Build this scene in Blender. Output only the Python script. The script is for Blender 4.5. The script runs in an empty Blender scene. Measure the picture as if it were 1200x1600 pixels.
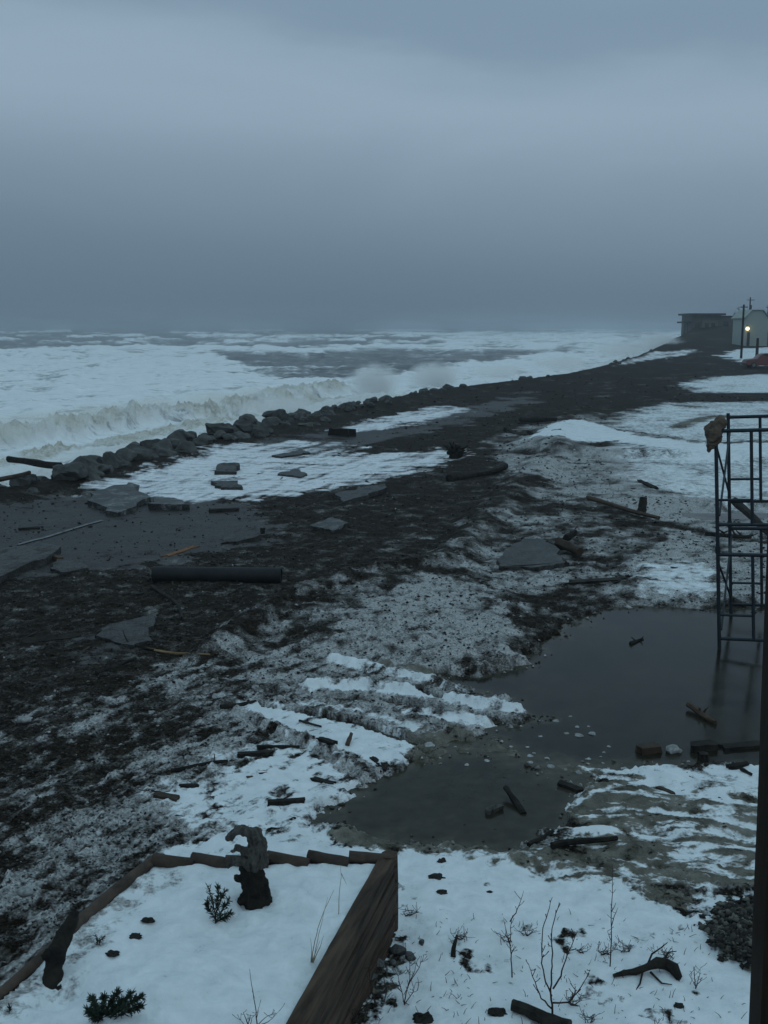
import bpy, bmesh, math, random
import numpy as np
from functools import lru_cache
from mathutils import Vector, Matrix, noise as mnoise

R = math.radians
scene = bpy.context.scene
COL = scene.collection
random.seed(7)

# ------------------------------------------------------------------ camera
F = 1716.0                       # focal length in pixels of the 1200x1600 photograph
PITCH = R(9.53)
CH = 5.0
pc, ps = math.cos(PITCH), math.sin(PITCH)
cam_d = bpy.data.cameras.new('camera')
cam = bpy.data.objects.new('camera', cam_d)
COL.objects.link(cam)
cam_d.sensor_fit = 'VERTICAL'
cam_d.angle_y = 2 * math.atan(800 / F)
cam_d.clip_start = 0.05
cam_d.clip_end = 20000
cam.location = (0, 0, CH)
cam.rotation_euler = (math.pi / 2 - PITCH, 0, 0)
scene.camera = cam

# ------------------------------------------------------------------ world: dusk overcast
SUN_EL, SUN_AZ = R(24), R(150)   # weak light from behind the cloud, inland side
world = bpy.data.worlds.new('World')
scene.world = world
world.use_nodes = True
wn, wl = world.node_tree.nodes, world.node_tree.links
wn.clear()
w_out = wn.new('ShaderNodeOutputWorld')
w_bg = wn.new('ShaderNodeBackground')
w_sky = wn.new('ShaderNodeTexSky')
w_sky.sky_type = 'NISHITA'
w_sky.sun_disc = False
w_sky.sun_elevation = SUN_EL
w_sky.sun_rotation = SUN_AZ
w_sky.dust_density = 4.0
w_tc = wn.new('ShaderNodeTexCoord')
w_sep = wn.new('ShaderNodeSeparateXYZ')
wl.new(w_tc.outputs['Generated'], w_sep.inputs[0])
w_map = wn.new('ShaderNodeMapping')
w_map.inputs['Scale'].default_value = (1.3, 1.3, 5.0)
w_map.inputs['Location'].default_value = (0.35, 0.1, 0.2)
wl.new(w_tc.outputs['Generated'], w_map.inputs[0])
w_no = wn.new('ShaderNodeTexNoise')
w_no.inputs['Scale'].default_value = 1.5
w_no.inputs['Detail'].default_value = 6
w_no.inputs['Roughness'].default_value = 0.5
w_no.inputs['Distortion'].default_value = 0.6
wl.new(w_map.outputs[0], w_no.inputs['Vector'])
w_ma = wn.new('ShaderNodeMath'); w_ma.operation = 'MULTIPLY_ADD'
w_ma.inputs[1].default_value = 0.17
w_n0 = wn.new('ShaderNodeMath'); w_n0.operation = 'SUBTRACT'; w_n0.inputs[1].default_value = 0.5
wl.new(w_no.outputs['Fac'], w_n0.inputs[0])
w_zf = wn.new('ShaderNodeMapRange'); w_zf.inputs[1].default_value = 0.05; w_zf.inputs[2].default_value = 0.24
wl.new(w_sep.outputs['Z'], w_zf.inputs[0])
w_n1 = wn.new('ShaderNodeMath'); w_n1.operation = 'MULTIPLY'
wl.new(w_n0.outputs[0], w_n1.inputs[0]); wl.new(w_zf.outputs[0], w_n1.inputs[1])
wl.new(w_n1.outputs[0], w_ma.inputs[0])
w_ad = wn.new('ShaderNodeMath'); w_ad.operation = 'MULTIPLY_ADD'     # x tilts the bands a little
w_ad.inputs[1].default_value = 0.08
wl.new(w_sep.outputs['X'], w_ad.inputs[0])
wl.new(w_sep.outputs['Z'], w_ad.inputs[2])
wl.new(w_ad.outputs[0], w_ma.inputs[2])
w_sub = wn.new('ShaderNodeMath'); w_sub.operation = 'SUBTRACT'
w_sub.inputs[1].default_value = 0.0
wl.new(w_ma.outputs[0], w_sub.inputs[0])
w_rmp = wn.new('ShaderNodeValToRGB')
w_rmp.color_ramp.interpolation = 'B_SPLINE'
SKY = [(0.0, (0.118, 0.178, 0.240)), (0.035, (0.124, 0.188, 0.254)), (0.085, (0.168, 0.245, 0.320)),
       (0.14, (0.235, 0.325, 0.415)), (0.195, (0.315, 0.425, 0.530)), (0.222, (0.275, 0.380, 0.480)),
       (0.245, (0.215, 0.310, 0.410)), (0.30, (0.205, 0.300, 0.400)), (0.5, (0.315, 0.465, 0.565)), (1.0, (0.375, 0.555, 0.665))]
els = w_rmp.color_ramp.elements
while len(els) < len(SKY):
    els.new(0.5)
for e, (p, c) in zip(els, SKY):
    e.position = p
    e.color = (*c, 1)
wl.new(w_sub.outputs[0], w_rmp.inputs[0])
w_str = wn.new('ShaderNodeMix'); w_str.data_type = 'RGBA'
w_str.inputs['Factor'].default_value = 0.94
w_sc = wn.new('ShaderNodeMix'); w_sc.data_type = 'RGBA'; w_sc.blend_type = 'MULTIPLY'
w_sc.inputs['Factor'].default_value = 1.0
w_sc.inputs['B'].default_value = (0.07, 0.07, 0.07, 1)
wl.new(w_sky.outputs[0], w_sc.inputs['A'])
wl.new(w_sc.outputs['Result'], w_str.inputs['A'])
wl.new(w_rmp.outputs['Color'], w_str.inputs['B'])
wl.new(w_str.outputs['Result'], w_bg.inputs['Color'])
w_bg.inputs['Strength'].default_value = 1.0
wl.new(w_bg.outputs[0], w_out.inputs['Surface'])

sun_d = bpy.data.lights.new('sun', 'SUN')
sun_d.energy = 0.08
sun_d.angle = R(40)
sun_d.color = (0.80, 0.95, 1.0)
sun = bpy.data.objects.new('sun', sun_d)
COL.objects.link(sun)
_sd = Vector((math.sin(SUN_AZ) * math.cos(SUN_EL), math.cos(SUN_AZ) * math.cos(SUN_EL), math.sin(SUN_EL)))
sun.rotation_euler = _sd.to_track_quat('Z', 'Y').to_euler()

scene.view_settings.view_transform = 'Standard'
scene.view_settings.look = 'None'
scene.view_settings.gamma = 1
scene.view_settings.exposure = 0.0
scene.view_settings.use_curve_mapping = False
scene.cycles.max_bounces = 6
scene.cycles.volume_bounces = 3
scene.cycles.use_denoising = True

# ------------------------------------------------------------------ numpy noise
def _hash(ix, iy, seed):
    h = (ix.astype(np.int64) * 374761393 + iy.astype(np.int64) * 668265263 + seed * 1274126177) & 0xFFFFFFFF
    h = ((h ^ (h >> 13)) * 1274126177) & 0xFFFFFFFF
    h = h ^ (h >> 16)
    return (h & 0xFFFF) / 65535.0

def vnoise(x, y, seed=0):
    """gradient noise in about -1..1"""
    x = np.asarray(x, float); y = np.asarray(y, float)
    ix, iy = np.floor(x), np.floor(y)
    fx, fy = x - ix, y - iy
    sx = fx * fx * fx * (fx * (fx * 6 - 15) + 10)
    sy = fy * fy * fy * (fy * (fy * 6 - 15) + 10)
    def g(dx, dy):
        a = _hash(ix + dx, iy + dy, seed) * 2 * np.pi
        return np.cos(a) * (fx - dx) + np.sin(a) * (fy - dy)
    n0 = g(0, 0) * (1 - sx) + g(1, 0) * sx
    n1 = g(0, 1) * (1 - sx) + g(1, 1) * sx
    return 1.45 * (n0 * (1 - sy) + n1 * sy)

def fbm(x, y, seed=0, oct=4, gain=0.5):
    s, a, t = 0, 1.0, 0
    for o in range(oct):
        s = s + a * vnoise(x * 2 ** o + 17.3 * o, y * 2 ** o - 9.1 * o, seed + o)
        t += a
        a *= gain
    return s / t * 1.3

def ridged(x, y, seed=0, oct=3):
    s, a, t = 0, 1.0, 0
    for o in range(oct):
        s = s + a * (1 - np.abs(vnoise(x * 2 ** o, y * 2 ** o, seed + 31 * o)) * 1.6)
        t += a
        a *= 0.5
    return s / t

def sst(x, a, b):
    t = np.clip((x - a) / (b - a), 0, 1)
    return t * t * (3 - 2 * t)

# ------------------------------------------------------------------ plan helpers
def Zb(y):                                        # the land climbs a little towards the bluff
    return sst(np.asarray(y, float), 80, 270) * 2.5

def ray(u, v):
    a, b = (u - 600) / F, (800 - v) / F
    return a, pc + b * ps, -ps + b * pc

def on_plane(u, v, z):
    a, dy, dz = ray(u, v)
    t = (z - CH) / dz
    return (a * t, dy * t)

@lru_cache(maxsize=None)
def on_land(u, v):
    a, dy, dz = ray(u, v)
    lo, hi = 1.0, 900.0
    for _ in range(60):
        m = 0.5 * (lo + hi)
        if CH + m * dz > float(Zb(m * dy)):
            lo = m
        else:
            hi = m
    return (a * lo, dy * lo)

def at_dist(u, v, y):                             # the point of a sight line at ground distance y
    a, dy, dz = ray(u, v)
    t = y / dy
    return Vector((a * t, y, CH + dz * t))

def conf(x, y):                                   # bearing and log distance: keeps shapes of the ground
    return F * np.arctan2(x, y), F * np.log(np.maximum(np.hypot(x, y), 1e-3))

def seg_dist(px, py, ax, ay, bx, by):
    dx, dy = bx - ax, by - ay
    L = dx * dx + dy * dy + 1e-12
    t = np.clip(((px - ax) * dx + (py - ay) * dy) / L, 0, 1)
    return np.hypot(px - ax - t * dx, py - ay - t * dy), t

SOFT, ROUGH = {False: 2.0, True: 1.0}, {False: 3.4, True: 1.3}

class Plan:
    """patches and strokes measured in the conformal plan (flat=False) or by bearing and dip (flat=True, for the far sea)"""
    def __init__(self, x, y, proj, flat=False):
        self.proj, self.flat = proj, flat
        self.A, self.B = self.co(x, y)
    def co(self, x, y):
        if not self.flat:
            return conf(x, y)
        return F * np.arctan2(x, y) * 0.25, F * np.arctan2(6.0, np.hypot(x, y))
    def pts(self, pts):
        q = [self.proj(*p) for p in pts]
        a, b = self.co(np.array([p[0] for p in q]), np.array([p[1] for p in q]))
        return list(zip(a, b))
    def sub(self, P, m, rough, k, seed):
        P = np.array(P)
        lo, hi = P.min(0) - m, P.max(0) + m
        msk = (self.A > lo[0]) & (self.A < hi[0]) & (self.B > lo[1]) & (self.B < hi[1])
        A, B = self.A[msk], self.B[msk]
        if rough and A.size:
            a, b = A / F * k, B / F * k
            A, B = A + rough * fbm(a, b, seed, 4, 0.6), B + rough * fbm(a + 50, b, seed + 9, 4, 0.6)
        return msk, A, B
    def poly(self, pts, soft=14, rough=12, k=35, seed=1):
        P = self.pts(pts)
        soft, rough = soft * SOFT[self.flat], rough * ROUGH[self.flat]
        out = np.zeros(self.A.shape)
        msk, A, B = self.sub(P, soft + rough * 1.6, rough, k, seed)
        if not A.size:
            return out
        d = np.full(A.shape, 1e9)
        ins = np.zeros(A.shape, bool)
        n = len(P)
        for i in range(n):
            (ax, ay), (bx, by) = P[i], P[(i + 1) % n]
            d = np.minimum(d, seg_dist(A, B, ax, ay, bx, by)[0])
            c = ((ay > B) != (by > B))
            if ay != by:
                ins ^= c & (A < (bx - ax) * (B - ay) / (by - ay) + ax)
        out[msk] = sst(np.where(ins, d, -d), -soft, soft)
        return out
    def stroke(self, pts, width, soft=8, rough=6, k=60, seed=2):
        P = self.pts(pts)
        rough = rough * (1.3 if not self.flat else 1.3)
        out = np.zeros(self.A.shape)
        msk, A, B = self.sub(P, width + soft + rough * 1.6, rough, k, seed)
        if not A.size:
            return out
        d = np.full(A.shape, 1e9)
        for (ax, ay), (bx, by) in zip(P[:-1], P[1:]):
            d = np.minimum(d, seg_dist(A, B, ax, ay, bx, by)[0])
        out[msk] = 1 - sst(d, max(width - soft, 0), width + soft)
        return out

# the shoreline: the crest of the rock armour, seen from left to right
SHORE = [(-900, 1120), (-400, 900), (-180, 815), (0, 772), (60, 760), (130, 748), (260, 712), (330, 692), (430, 670), (500, 652), (560, 637),
         (620, 624), (700, 610), (800, 598), (890, 586), (950, 572), (1000, 557), (1035, 542), (1056, 531)]
SHORE_W = [on_land(*p) for p in SHORE]
SHORE_W += [(100.0, 330.0), (190.0, 620.0), (420.0, 1500.0), (1200, 4300)]

def shore_dist(x, y):                             # metres inland (+) or seaward (-) of the rock crest
    best = np.full(np.shape(x), 1e9)
    sgn = np.ones(np.shape(x))
    for (ax, ay), (bx, by) in zip(SHORE_W[:-1], SHORE_W[1:]):
        d, t = seg_dist(x, y, ax, ay, bx, by)
        cr = (bx - ax) * (y - ay) - (by - ay) * (x - ax)
        m = d < best - 1e-9
        best = np.where(m, d, best)
        sgn = np.where(m, np.where(cr < 0, 1.0, -1.0), sgn)
    return best * sgn

# ------------------------------------------------------------------ the raised bed (world metres)
BED = [(-1.93, 8.50), (0.02, 8.50), (-1.16, 4.0), (-3.45, 4.1)]
BED_Z = 0.60

def bed_inside(x, y):
    d = np.full(np.shape(x), 1e9)
    ins = np.zeros(np.shape(x), bool)
    n = 4
    for i in range(n):
        (ax, ay), (bx, by) = BED[i], BED[(i + 1) % n]
        d = np.minimum(d, seg_dist(x, y, ax, ay, bx, by)[0])
        c = ((ay > y) != (by > y))
        if ay != by:
            ins = ins ^ (c & (x < (bx - ax) * (y - ay) / (by - ay) + ax))
    return np.where(ins, d, -d)

WATER_Z = -0.07

def land(x, y):
    """height and cover of the ground at world points"""
    x = np.asarray(x, float); y = np.asarray(y, float)
    P = Plan(x, y, on_land)
    A, B = P.A / F, P.B / F
    dist = np.hypot(x, y)
    sd = shore_dist(x, y)
    bed = bed_inside(x, y)
    one = np.ones_like(x)

    # ---- cover weights
    # slush: grey mixed snow and grit
    slush = 0.0 * one
    slush = np.maximum(slush, 0.47 * P.poly([(-400, 1420), (-200, 1250), (60, 1120), (200, 1060), (330, 1020), (440, 945), (560, 905), (700, 880), (760, 800),
              (900, 730), (1100, 740), (1300, 760), (1500, 1000), (1300, 1450), (600, 1460), (0, 1700)], 30, 25, 22, 3))
    slush = np.maximum(slush, 0.95 * P.poly([(500, 1000), (560, 955), (680, 905), (750, 925), (815, 985), (800, 1035), (690, 1045), (560, 1015)], 16, 18, 40, 4))
    slush = np.maximum(slush, 0.85 * P.poly([(440, 1010), (640, 1020), (830, 1080), (840, 1130), (660, 1150), (420, 1110), (330, 1090)], 16, 16, 40, 5))
    slush = np.maximum(slush, 0.80 * P.poly([(200, 1210), (320, 1130), (480, 1170), (560, 1225), (540, 1290), (420, 1310), (260, 1330), (60, 1420), (-60, 1500), (-120, 1420), (60, 1330)], 25, 22, 30, 6))
    slush = np.maximum(slush, 0.90 * P.poly([(830, 730), (960, 705), (1110, 740), (1300, 750), (1300, 930), (1120, 940), (1000, 940), (960, 880), (1050, 840), (960, 790), (860, 770)], 14, 14, 40, 7))
    slush = np.maximum(slush, 0.86 * P.poly([(980, 870), (1120, 850), (1300, 850), (1300, 942), (1110, 945), (980, 935)], 10, 14, 50, 8))
    slush = np.maximum(slush, 0.75 * P.poly([(690, 880), (780, 860), (960, 880), (990, 930), (930, 965), (840, 1010), (760, 930)], 18, 18, 40, 9))
    slush = np.maximum(slush, 0.60 * P.poly([(760, 690), (830, 660), (1000, 640), (1300, 640), (1300, 720), (900, 740), (780, 760)], 12, 14, 40, 10))
    # gravel bands that cut through it
    cut = P.stroke([(760, 960), (820, 930), (900, 960), (850, 1010)], 16, 14, 14, 40, 11)
    slush = slush * (1 - 0.6 * cut)
    slush = slush * (1 - 0.75 * P.stroke([(860, 790), (960, 800), (1060, 822), (1200, 850)], 16, 14, 10, 40, 12))
    slush = slush * (1 - 0.7 * P.stroke([(700, 905), (790, 890), (900, 880)], 14, 12, 10, 40, 13))
    slush = slush * (1 - 0.6 * P.poly([(815, 935), (940, 900), (965, 950), (850, 1025), (815, 985)], 16, 14, 30, 114))
    slush = slush * (1 - 0.55 * P.poly([(-300, 1160), (100, 1130), (260, 1090), (300, 1120), (160, 1230), (40, 1330), (-300, 1500)], 30, 30, 18, 14))
    # mud and sandy ice round the ponds
    mud = 0.0 * one
    mud = np.maximum(mud, 0.95 * P.poly([(490, 1300), (560, 1285), (760, 1310), (900, 1330), (880, 1260), (900, 1225), (1020, 1205), (1300, 1230), (1300, 1395), (1000, 1385), (860, 1372), (700, 1345), (560, 1330)], 10, 10, 40, 15))
    mud = np.maximum(mud, 0.85 * P.poly([(600, 1165), (700, 1140), (860, 1165), (1010, 1180), (1060, 1195), (900, 1230), (840, 1230), (740, 1180), (640, 1190)], 12, 10, 40, 16))
    mud = np.maximum(mud, 0.6 * P.stroke([(600, 1040), (690, 1055), (800, 1060)], 10, 8, 8, 50, 17))
    mud = np.maximum(mud, 0.75 * P.poly([(990, 1385), (1060, 1378), (1090, 1405), (1060, 1425), (1010, 1410)], 8, 10, 60, 18))
    mud = np.maximum(mud, 0.80 * P.stroke([(1065, 632), (1085, 636)], 9, 6, 6, 60, 19))
    mud = np.maximum(mud, 0.85 * P.stroke([(1065, 668), (1095, 655), (1130, 650)], 10, 8, 7, 60, 20))
    mud = np.maximum(mud, 0.7 * P.poly([(1130, 705), (1300, 700), (1300, 745), (1130, 750)], 8, 8, 60, 21))
    # asphalt showing on the road
    asph = 0.0 * one
    asph = np.maximum(asph, 0.95 * P.poly([(-500, 960), (-300, 850), (0, 795), (130, 775), (330, 775), (420, 800), (420, 850), (250, 880), (0, 905), (-300, 1040)], 20, 16, 30, 22))
    asph = np.maximum(asph, 0.75 * P.poly([(390, 690), (520, 672), (700, 645), (830, 610), (850, 625), (740, 660), (600, 690), (480, 720)], 14, 10, 40, 23))
    asph = np.maximum(asph, 0.55 * P.poly([(60, 1010), (150, 985), (250, 970), (250, 1010), (120, 1045)], 14, 14, 40, 24))
    # snow
    snow = 0.0 * one
    snow = np.maximum(snow, P.poly([(470, 1310), (560, 1325), (700, 1330), (800, 1345), (860, 1370), (1000, 1387), (1100, 1400), (1400, 1400), (1600, 2400), (-200, 2400), (100, 1800), (440, 1500)], 7, 8, 60, 25))
    snow = np.maximum(snow, P.poly([(470, 1290), (510, 1295), (540, 1325), (620, 1335), (620, 1400), (300, 1400), (250, 1330), (400, 1300)], 10, 8, 60, 26))
    snow = np.maximum(snow, P.poly([(370, 1105), (430, 1100), (520, 1125), (600, 1140), (655, 1160), (625, 1190), (590, 1200), (530, 1172), (450, 1140)], 8, 8, 60, 27))
    snow = np.maximum(snow, 0.92 * P.poly([(385, 1180), (450, 1165), (500, 1180), (560, 1222), (540, 1245), (500, 1270), (420, 1300), (330, 1290), (250, 1240), (330, 1225)], 30, 16, 40, 28))
    gaps = np.zeros_like(x)
    for pts, w_ in [([(505, 1086), (590, 1092), (700, 1108), (780, 1122)], 8), ([(520, 1052), (600, 1064), (690, 1088)], 7), ([(400, 1098), (480, 1112), (560, 1128), (650, 1158)], 7), ([(690, 1048), (760, 1058), (810, 1066)], 8)]:
        gap = P.stroke(pts, w_ * 1.25, 3, 5, 70, 129)
        gaps = np.maximum(gaps, gap)
        slush = slush * (1 - 0.85 * gap); snow = snow * (1 - 0.9 * gap)
    for pts, w_, v_ in [([(520, 1033), (600, 1047), (680, 1066), (722, 1080)], 13, .88), ([(478, 1073), (560, 1075), (650, 1085), (740, 1101), (815, 1112)], 13, 1.0),
                        ([(630, 1114), (700, 1124), (785, 1131)], 13, .92), ([(640, 1058), (740, 1076), (800, 1080)], 7, .7), ([(470, 1098), (570, 1112), (650, 1138)], 9, .72), ([(560, 1064), (640, 1078), (690, 1092)], 6, .6)]:
        snow = np.maximum(snow, v_ * 0.80 * P.stroke(pts, w_ * .9, 8, 13, 65, 29))
    snow = np.maximum(snow, 0.97 * P.poly([(820, 695), (850, 680), (900, 668), (950, 672), (990, 690), (1110, 705), (1300, 700), (1300, 722), (1100, 722), (960, 700), (900, 702)], 5, 6, 70, 30))
    snow = np.maximum(snow, 0.62 * P.poly([(960, 700), (1110, 715), (1300, 715), (1300, 790), (1120, 785), (1020, 770), (980, 740)], 24, 14, 40, 31))
    snow = np.maximum(snow, 0.8 * P.poly([(1060, 602), (1110, 588), (1300, 580), (1300, 612), (1100, 614)], 12, 10, 60, 32))
    snow = np.maximum(snow, 0.68 * P.poly([(970, 650), (1040, 630), (1130, 628), (1300, 628), (1300, 690), (1100, 690), (960, 672)], 18, 10, 50, 33))
    snow = np.maximum(snow, 0.8 * P.poly([(1120, 555), (1160, 545), (1300, 540), (1300, 570), (1180, 572)], 5, 8, 50, 34))
    snow = np.maximum(snow, 0.85 * P.poly([(930, 1195), (1040, 1190), (1120, 1200), (1300, 1200), (1300, 1250), (1100, 1245), (1000, 1215)], 9, 10, 50, 35))
    for pts, w_, v_ in [([(880, 1255), (960, 1232), (1040, 1215)], 7, .8), ([(1020, 1265), (1090, 1272), (1150, 1285), (1230, 1300)], 9, .95), ([(700, 1345), (610, 1290)], 4, .3),
                        ([(900, 1300), (980, 1290), (1060, 1300)], 7, .55), ([(1050, 1330), (1130, 1320), (1230, 1330)], 9, .5), ([(560, 1290), (640, 1300), (720, 1330), (840, 1340)], 5, .55)]:
        snow = np.maximum(snow, v_ * P.stroke(pts, w_, 8, 8, 60, 36))
    snow = np.maximum(snow, 0.75 * P.poly([(990, 900), (1060, 880), (1120, 900), (1110, 935), (1010, 932)], 12, 14, 60, 37))
    snow = snow * (1 - 0.95 * P.poly([(985, 1384), (1050, 1372), (1095, 1405), (1070, 1428), (1010, 1412)], 7, 10, 60, 38))
    dirt = P.poly([(1105, 1440), (1135, 1420), (1240, 1405), (1240, 1540), (1160, 1505), (1120, 1485)], 8, 9, 60, 39)      # grit heap by the post
    wallfoot = P.poly([(560, 1560), (590, 1490), (618, 1455), (640, 1470), (632, 1520), (600, 1580), (560, 1640), (500, 1680)], 12, 12, 60, 40)
    snow = snow * (1 - dirt) * (1 - 0.75 * wallfoot)
    mud = mud * (1 - dirt)
    slush = slush * (1 - dirt)
    # the tyre tracks press through the snow
    tr = P.stroke([(345, 1108), (420, 1140), (490, 1172), (560, 1210), (610, 1235)], 15, 5, 3, 60, 41)
    tr2 = P.stroke([(375, 1108), (450, 1140), (540, 1178), (620, 1215)], 9, 5, 3, 60, 42)
    track = np.maximum(tr, 0.9 * tr2)
    snow = snow * (1 - 0.85 * track)
    slush = np.maximum(slush, 0.95 * track)
    bspots = np.maximum(0, vnoise(x * 2.2, y * 2.2, 77) + 0.35 * vnoise(x * 7, y * 7, 78) - 0.36) * 2.6
    snow = snow * (1 - np.clip(bspots, 0, 0.5) * (dist < 12))
    # bed snow
    sbed = sst(bed, 0.0, 0.02)
    slope_l = sst(x + 1.95 + (8.5 - y) * 0.35, -0.10, 0.55)      # thinner towards its left edge
    thin = 0.40 + 0.60 * slope_l
    snow = np.where(bed > 0, sbed * thin, snow)
    slush = np.where(bed > 0, 0.9, slush)
    mud = np.where(bed > 0, 0, mud)
    # foam left by the wash on the road
    foam = 0.0 * one
    foam = np.maximum(foam, 0.86 * P.poly([(130, 765), (250, 735), (345, 705), (450, 690), (500, 690), (590, 712), (700, 702), (720, 712), (640, 735), (560, 755), (440, 775), (300, 782), (200, 775)], 16, 16, 30, 43))
    foam = np.maximum(foam, 0.80 * P.poly([(520, 672), (600, 652), (700, 634), (740, 640), (690, 652), (620, 668), (545, 676)], 9, 9, 40, 44))
    foam = foam * (1 - 0.6 * P.poly([(440, 700), (520, 690), (600, 705), (560, 715), (470, 715)], 10, 12, 40, 45))
    foam = foam * (1 - 0.5 * P.stroke([(330, 735), (430, 722), (520, 726)], 9, 8, 9, 40, 46))
    foam = np.maximum(foam, 0.78 * P.poly([(880, 575), (950, 562), (1010, 552), (1090, 547), (1080, 553), (1000, 565), (900, 584)], 5, 5, 50, 47))
    foam = np.maximum(foam, 0.55 * P.stroke([(70, 760), (120, 752), (180, 760)], 4, 4, 4, 60, 48))
    inl = sst(sd, 0.2, 1.5)
    foam = foam * inl
    snow = snow * sst(sd, 3, 6)
    slush = slush * sst(sd, 3, 8)
    # smears drawn out by the plough, the tyres and the wash
    wsm, wsm2 = fbm(A * 16, B * 16, 131, 3), fbm(A * 11 + 9, B * 11, 132, 3)
    def smear(p, q, ls, lt, seed):
        (a0, b0), (a1, b1) = P.pts([p, q])
        L = math.hypot(a1 - a0, b1 - b0)
        ca, sa = (a1 - a0) / L, (b1 - b0) / L
        s_, t_ = P.A * ca + P.B * sa, -P.A * sa + P.B * ca
        t_ = t_ + 16 * wsm
        s_ = s_ + 60 * wsm2
        return fbm(s_ / ls, t_ / lt, seed, 4, 0.6)
    nearl = P.poly([(-400, 1500), (-300, 1200), (60, 1090), (330, 1030), (480, 1010), (640, 1030), (700, 1150), (560, 1300), (300, 1360), (0, 1600)], 40, 20, 20, 120)
    sm1 = smear((60, 1400), (330, 1250), 170, 20, 121)
    slush = np.clip(slush + nearl * 0.85 * sm1, 0, 1)
    snow = np.clip(snow + (snow > 0.02) * nearl * 0.5 * sm1, 0, 1)
    roadl = P.poly([(-200, 1000), (200, 880), (560, 760), (760, 690), (900, 600), (1150, 545), (1150, 600), (900, 720), (760, 860), (560, 930), (330, 1030), (0, 1100)], 30, 20, 20, 122)
    sm2 = smear((440, 945), (860, 720), 150, 34, 123)
    slush = np.clip(slush + roadl * np.maximum(0, 0.45 * sm2 - 0.10), 0, 1)
    mudl = P.poly([(480, 1290), (700, 1320), (860, 1200), (1000, 1190), (1300, 1190), (1300, 1400), (900, 1385), (700, 1350), (540, 1335)], 14, 10, 30, 124)
    sm3 = smear((880, 1290), (1160, 1312), 190, 24, 125)
    snow = np.clip(snow + mudl * np.clip(1.25 * sm3 + 0.20, 0, 0.75) * (snow < 0.8) * sst(P.A, 150, 330), 0, 1)
    # break every edge up at several scales and soil the insides
    far = (bed < 0) * sst(dist, 8.0, 11.5)
    n1 = fbm(A * 18, B * 18, 90, 5, 0.6)
    n2 = fbm(A * 58, B * 58, 91, 4, 0.6)
    n3 = fbm(A * 9, B * 30, 92, 4, 0.6)
    e = np.sqrt(np.clip(4 * snow * (1 - snow), 0, 1))
    tanp = np.maximum(P.stroke([(1058, 633), (1088, 637)], 12, 8, 7, 60, 219), P.stroke([(1060, 668), (1095, 655), (1130, 650)], 13, 10, 8, 60, 220))
    snow = snow * (1 - 0.8 * tanp)
    mud = np.maximum(mud, tanp)
    snow = np.clip(snow + e * (1 - 0.65 * sst(dist, 22, 40)) * (0.8 * n1 + 0.9 * n2) - far * sst(dist, 14, 18) * (1 - 0.8 * sst(dist, 22, 32)) * snow * (1.3 * np.maximum(0, n2 - 0.02) + 1.1 * np.maximum(0, n1 - 0.02)), 0, 1)
    slush = np.where(bed > 0, slush, np.clip(slush + (slush > 0.04) * (0.75 * n1 + 0.6 * n2), 0, 1))
    fleck = np.clip(0.14 - 0.10 * sst(dist, 25, 60) + 0.6 * n2 + 0.4 * n1, 0, 0.6) * (bed < 0) * inl
    slush = np.maximum(slush, fleck * (1 - asph * 0.5))
    mud = np.clip(mud + (mud > 0.03) * (0.6 * n1 + 0.4 * n2), 0, 1)
    asph = np.clip(asph + (asph > 0.03) * (0.7 * n1 + 0.4 * n2), 0, 1)
    sm4 = smear((180, 772), (700, 650), 190, 15, 126)
    foam = np.clip(foam + (foam > 0.02) * (0.15 * n3 + 0.75 * sm4), 0, 1)

    # ---- height
    z = Zb(y) * 1.0
    big = fbm(A * 9, B * 9, 60, 3)
    z = z + 0.05 * big * sst(dist, 5, 20)
    gravelly = np.clip(1 - snow - foam - asph - 0.6 * mud, 0, 1)
    berm = P.stroke([(330, 1020), (440, 945), (560, 905), (700, 880), (770, 800), (860, 720), (900, 640)], 26, 24, 14, 30, 61)
    z = z + 0.20 * berm
    z = z + 0.16 * P.poly([(430, 960), (560, 905), (700, 880), (790, 940), (815, 990), (800, 1030), (690, 1040), (480, 1010)], 30, 10, 30, 62)
    z = z + 0.30 * P.poly([(800, 700), (850, 675), (910, 662), (980, 680), (1110, 700), (1300, 695), (1300, 725), (960, 715), (880, 712)], 12, 6, 60, 63)
    z = z + 0.10 * P.poly([(980, 870), (1120, 850), (1300, 850), (1300, 935), (1110, 938), (980, 930)], 14, 10, 50, 64)
    z = z - 0.20 * gaps
    n_h = fbm(A * 70, B * 70, 165, 3)
    for pts, w_, h_ in [([(520, 1030), (600, 1046), (680, 1064), (715, 1080)], 12, .13), ([(470, 1070), (560, 1070), (650, 1080), (740, 1098), (810, 1110)], 12, .15),
                        ([(630, 1108), (700, 1118), (780, 1128)], 10, .11), ([(400, 1100), (500, 1112), (640, 1150)], 9, .09), ([(345, 1100), (420, 1132), (490, 1160), (560, 1196)], 7, .07)]:
        z = z + h_ * P.stroke(pts, w_ * .7, 7, 6, 70, 65) * 0.62 * (1 + 0.5 * n_h)
    ss = P.stroke([(345, 1108), (420, 1140), (490, 1172), (560, 1210), (610, 1235)], 9, 5, 2, 60, 66)
    z = z - 0.05 * ss
    tread = np.sin((x * 0.75 - y * 0.66) * 2 * np.pi / 0.16)
    z = z + 0.020 * tread * track
    z = z + 0.10 * mud * vnoise(A * 16, B * 26, 67) * 0.6
    pond = P.poly([(690, 1055), (780, 1048), (830, 1028), (870, 990), (930, 955), (990, 943), (1120, 948), (1300, 946), (1300, 1188), (1020, 1186), (900, 1178), (800, 1160), (760, 1135), (850, 1120), (800, 1090)], 14, 9, 40, 68)
    pond2 = P.poly([(500, 1275), (570, 1225), (640, 1185), (750, 1172), (830, 1195), (895, 1220), (880, 1285), (800, 1318), (660, 1306), (560, 1290)], 16, 8, 40, 69)
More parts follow.
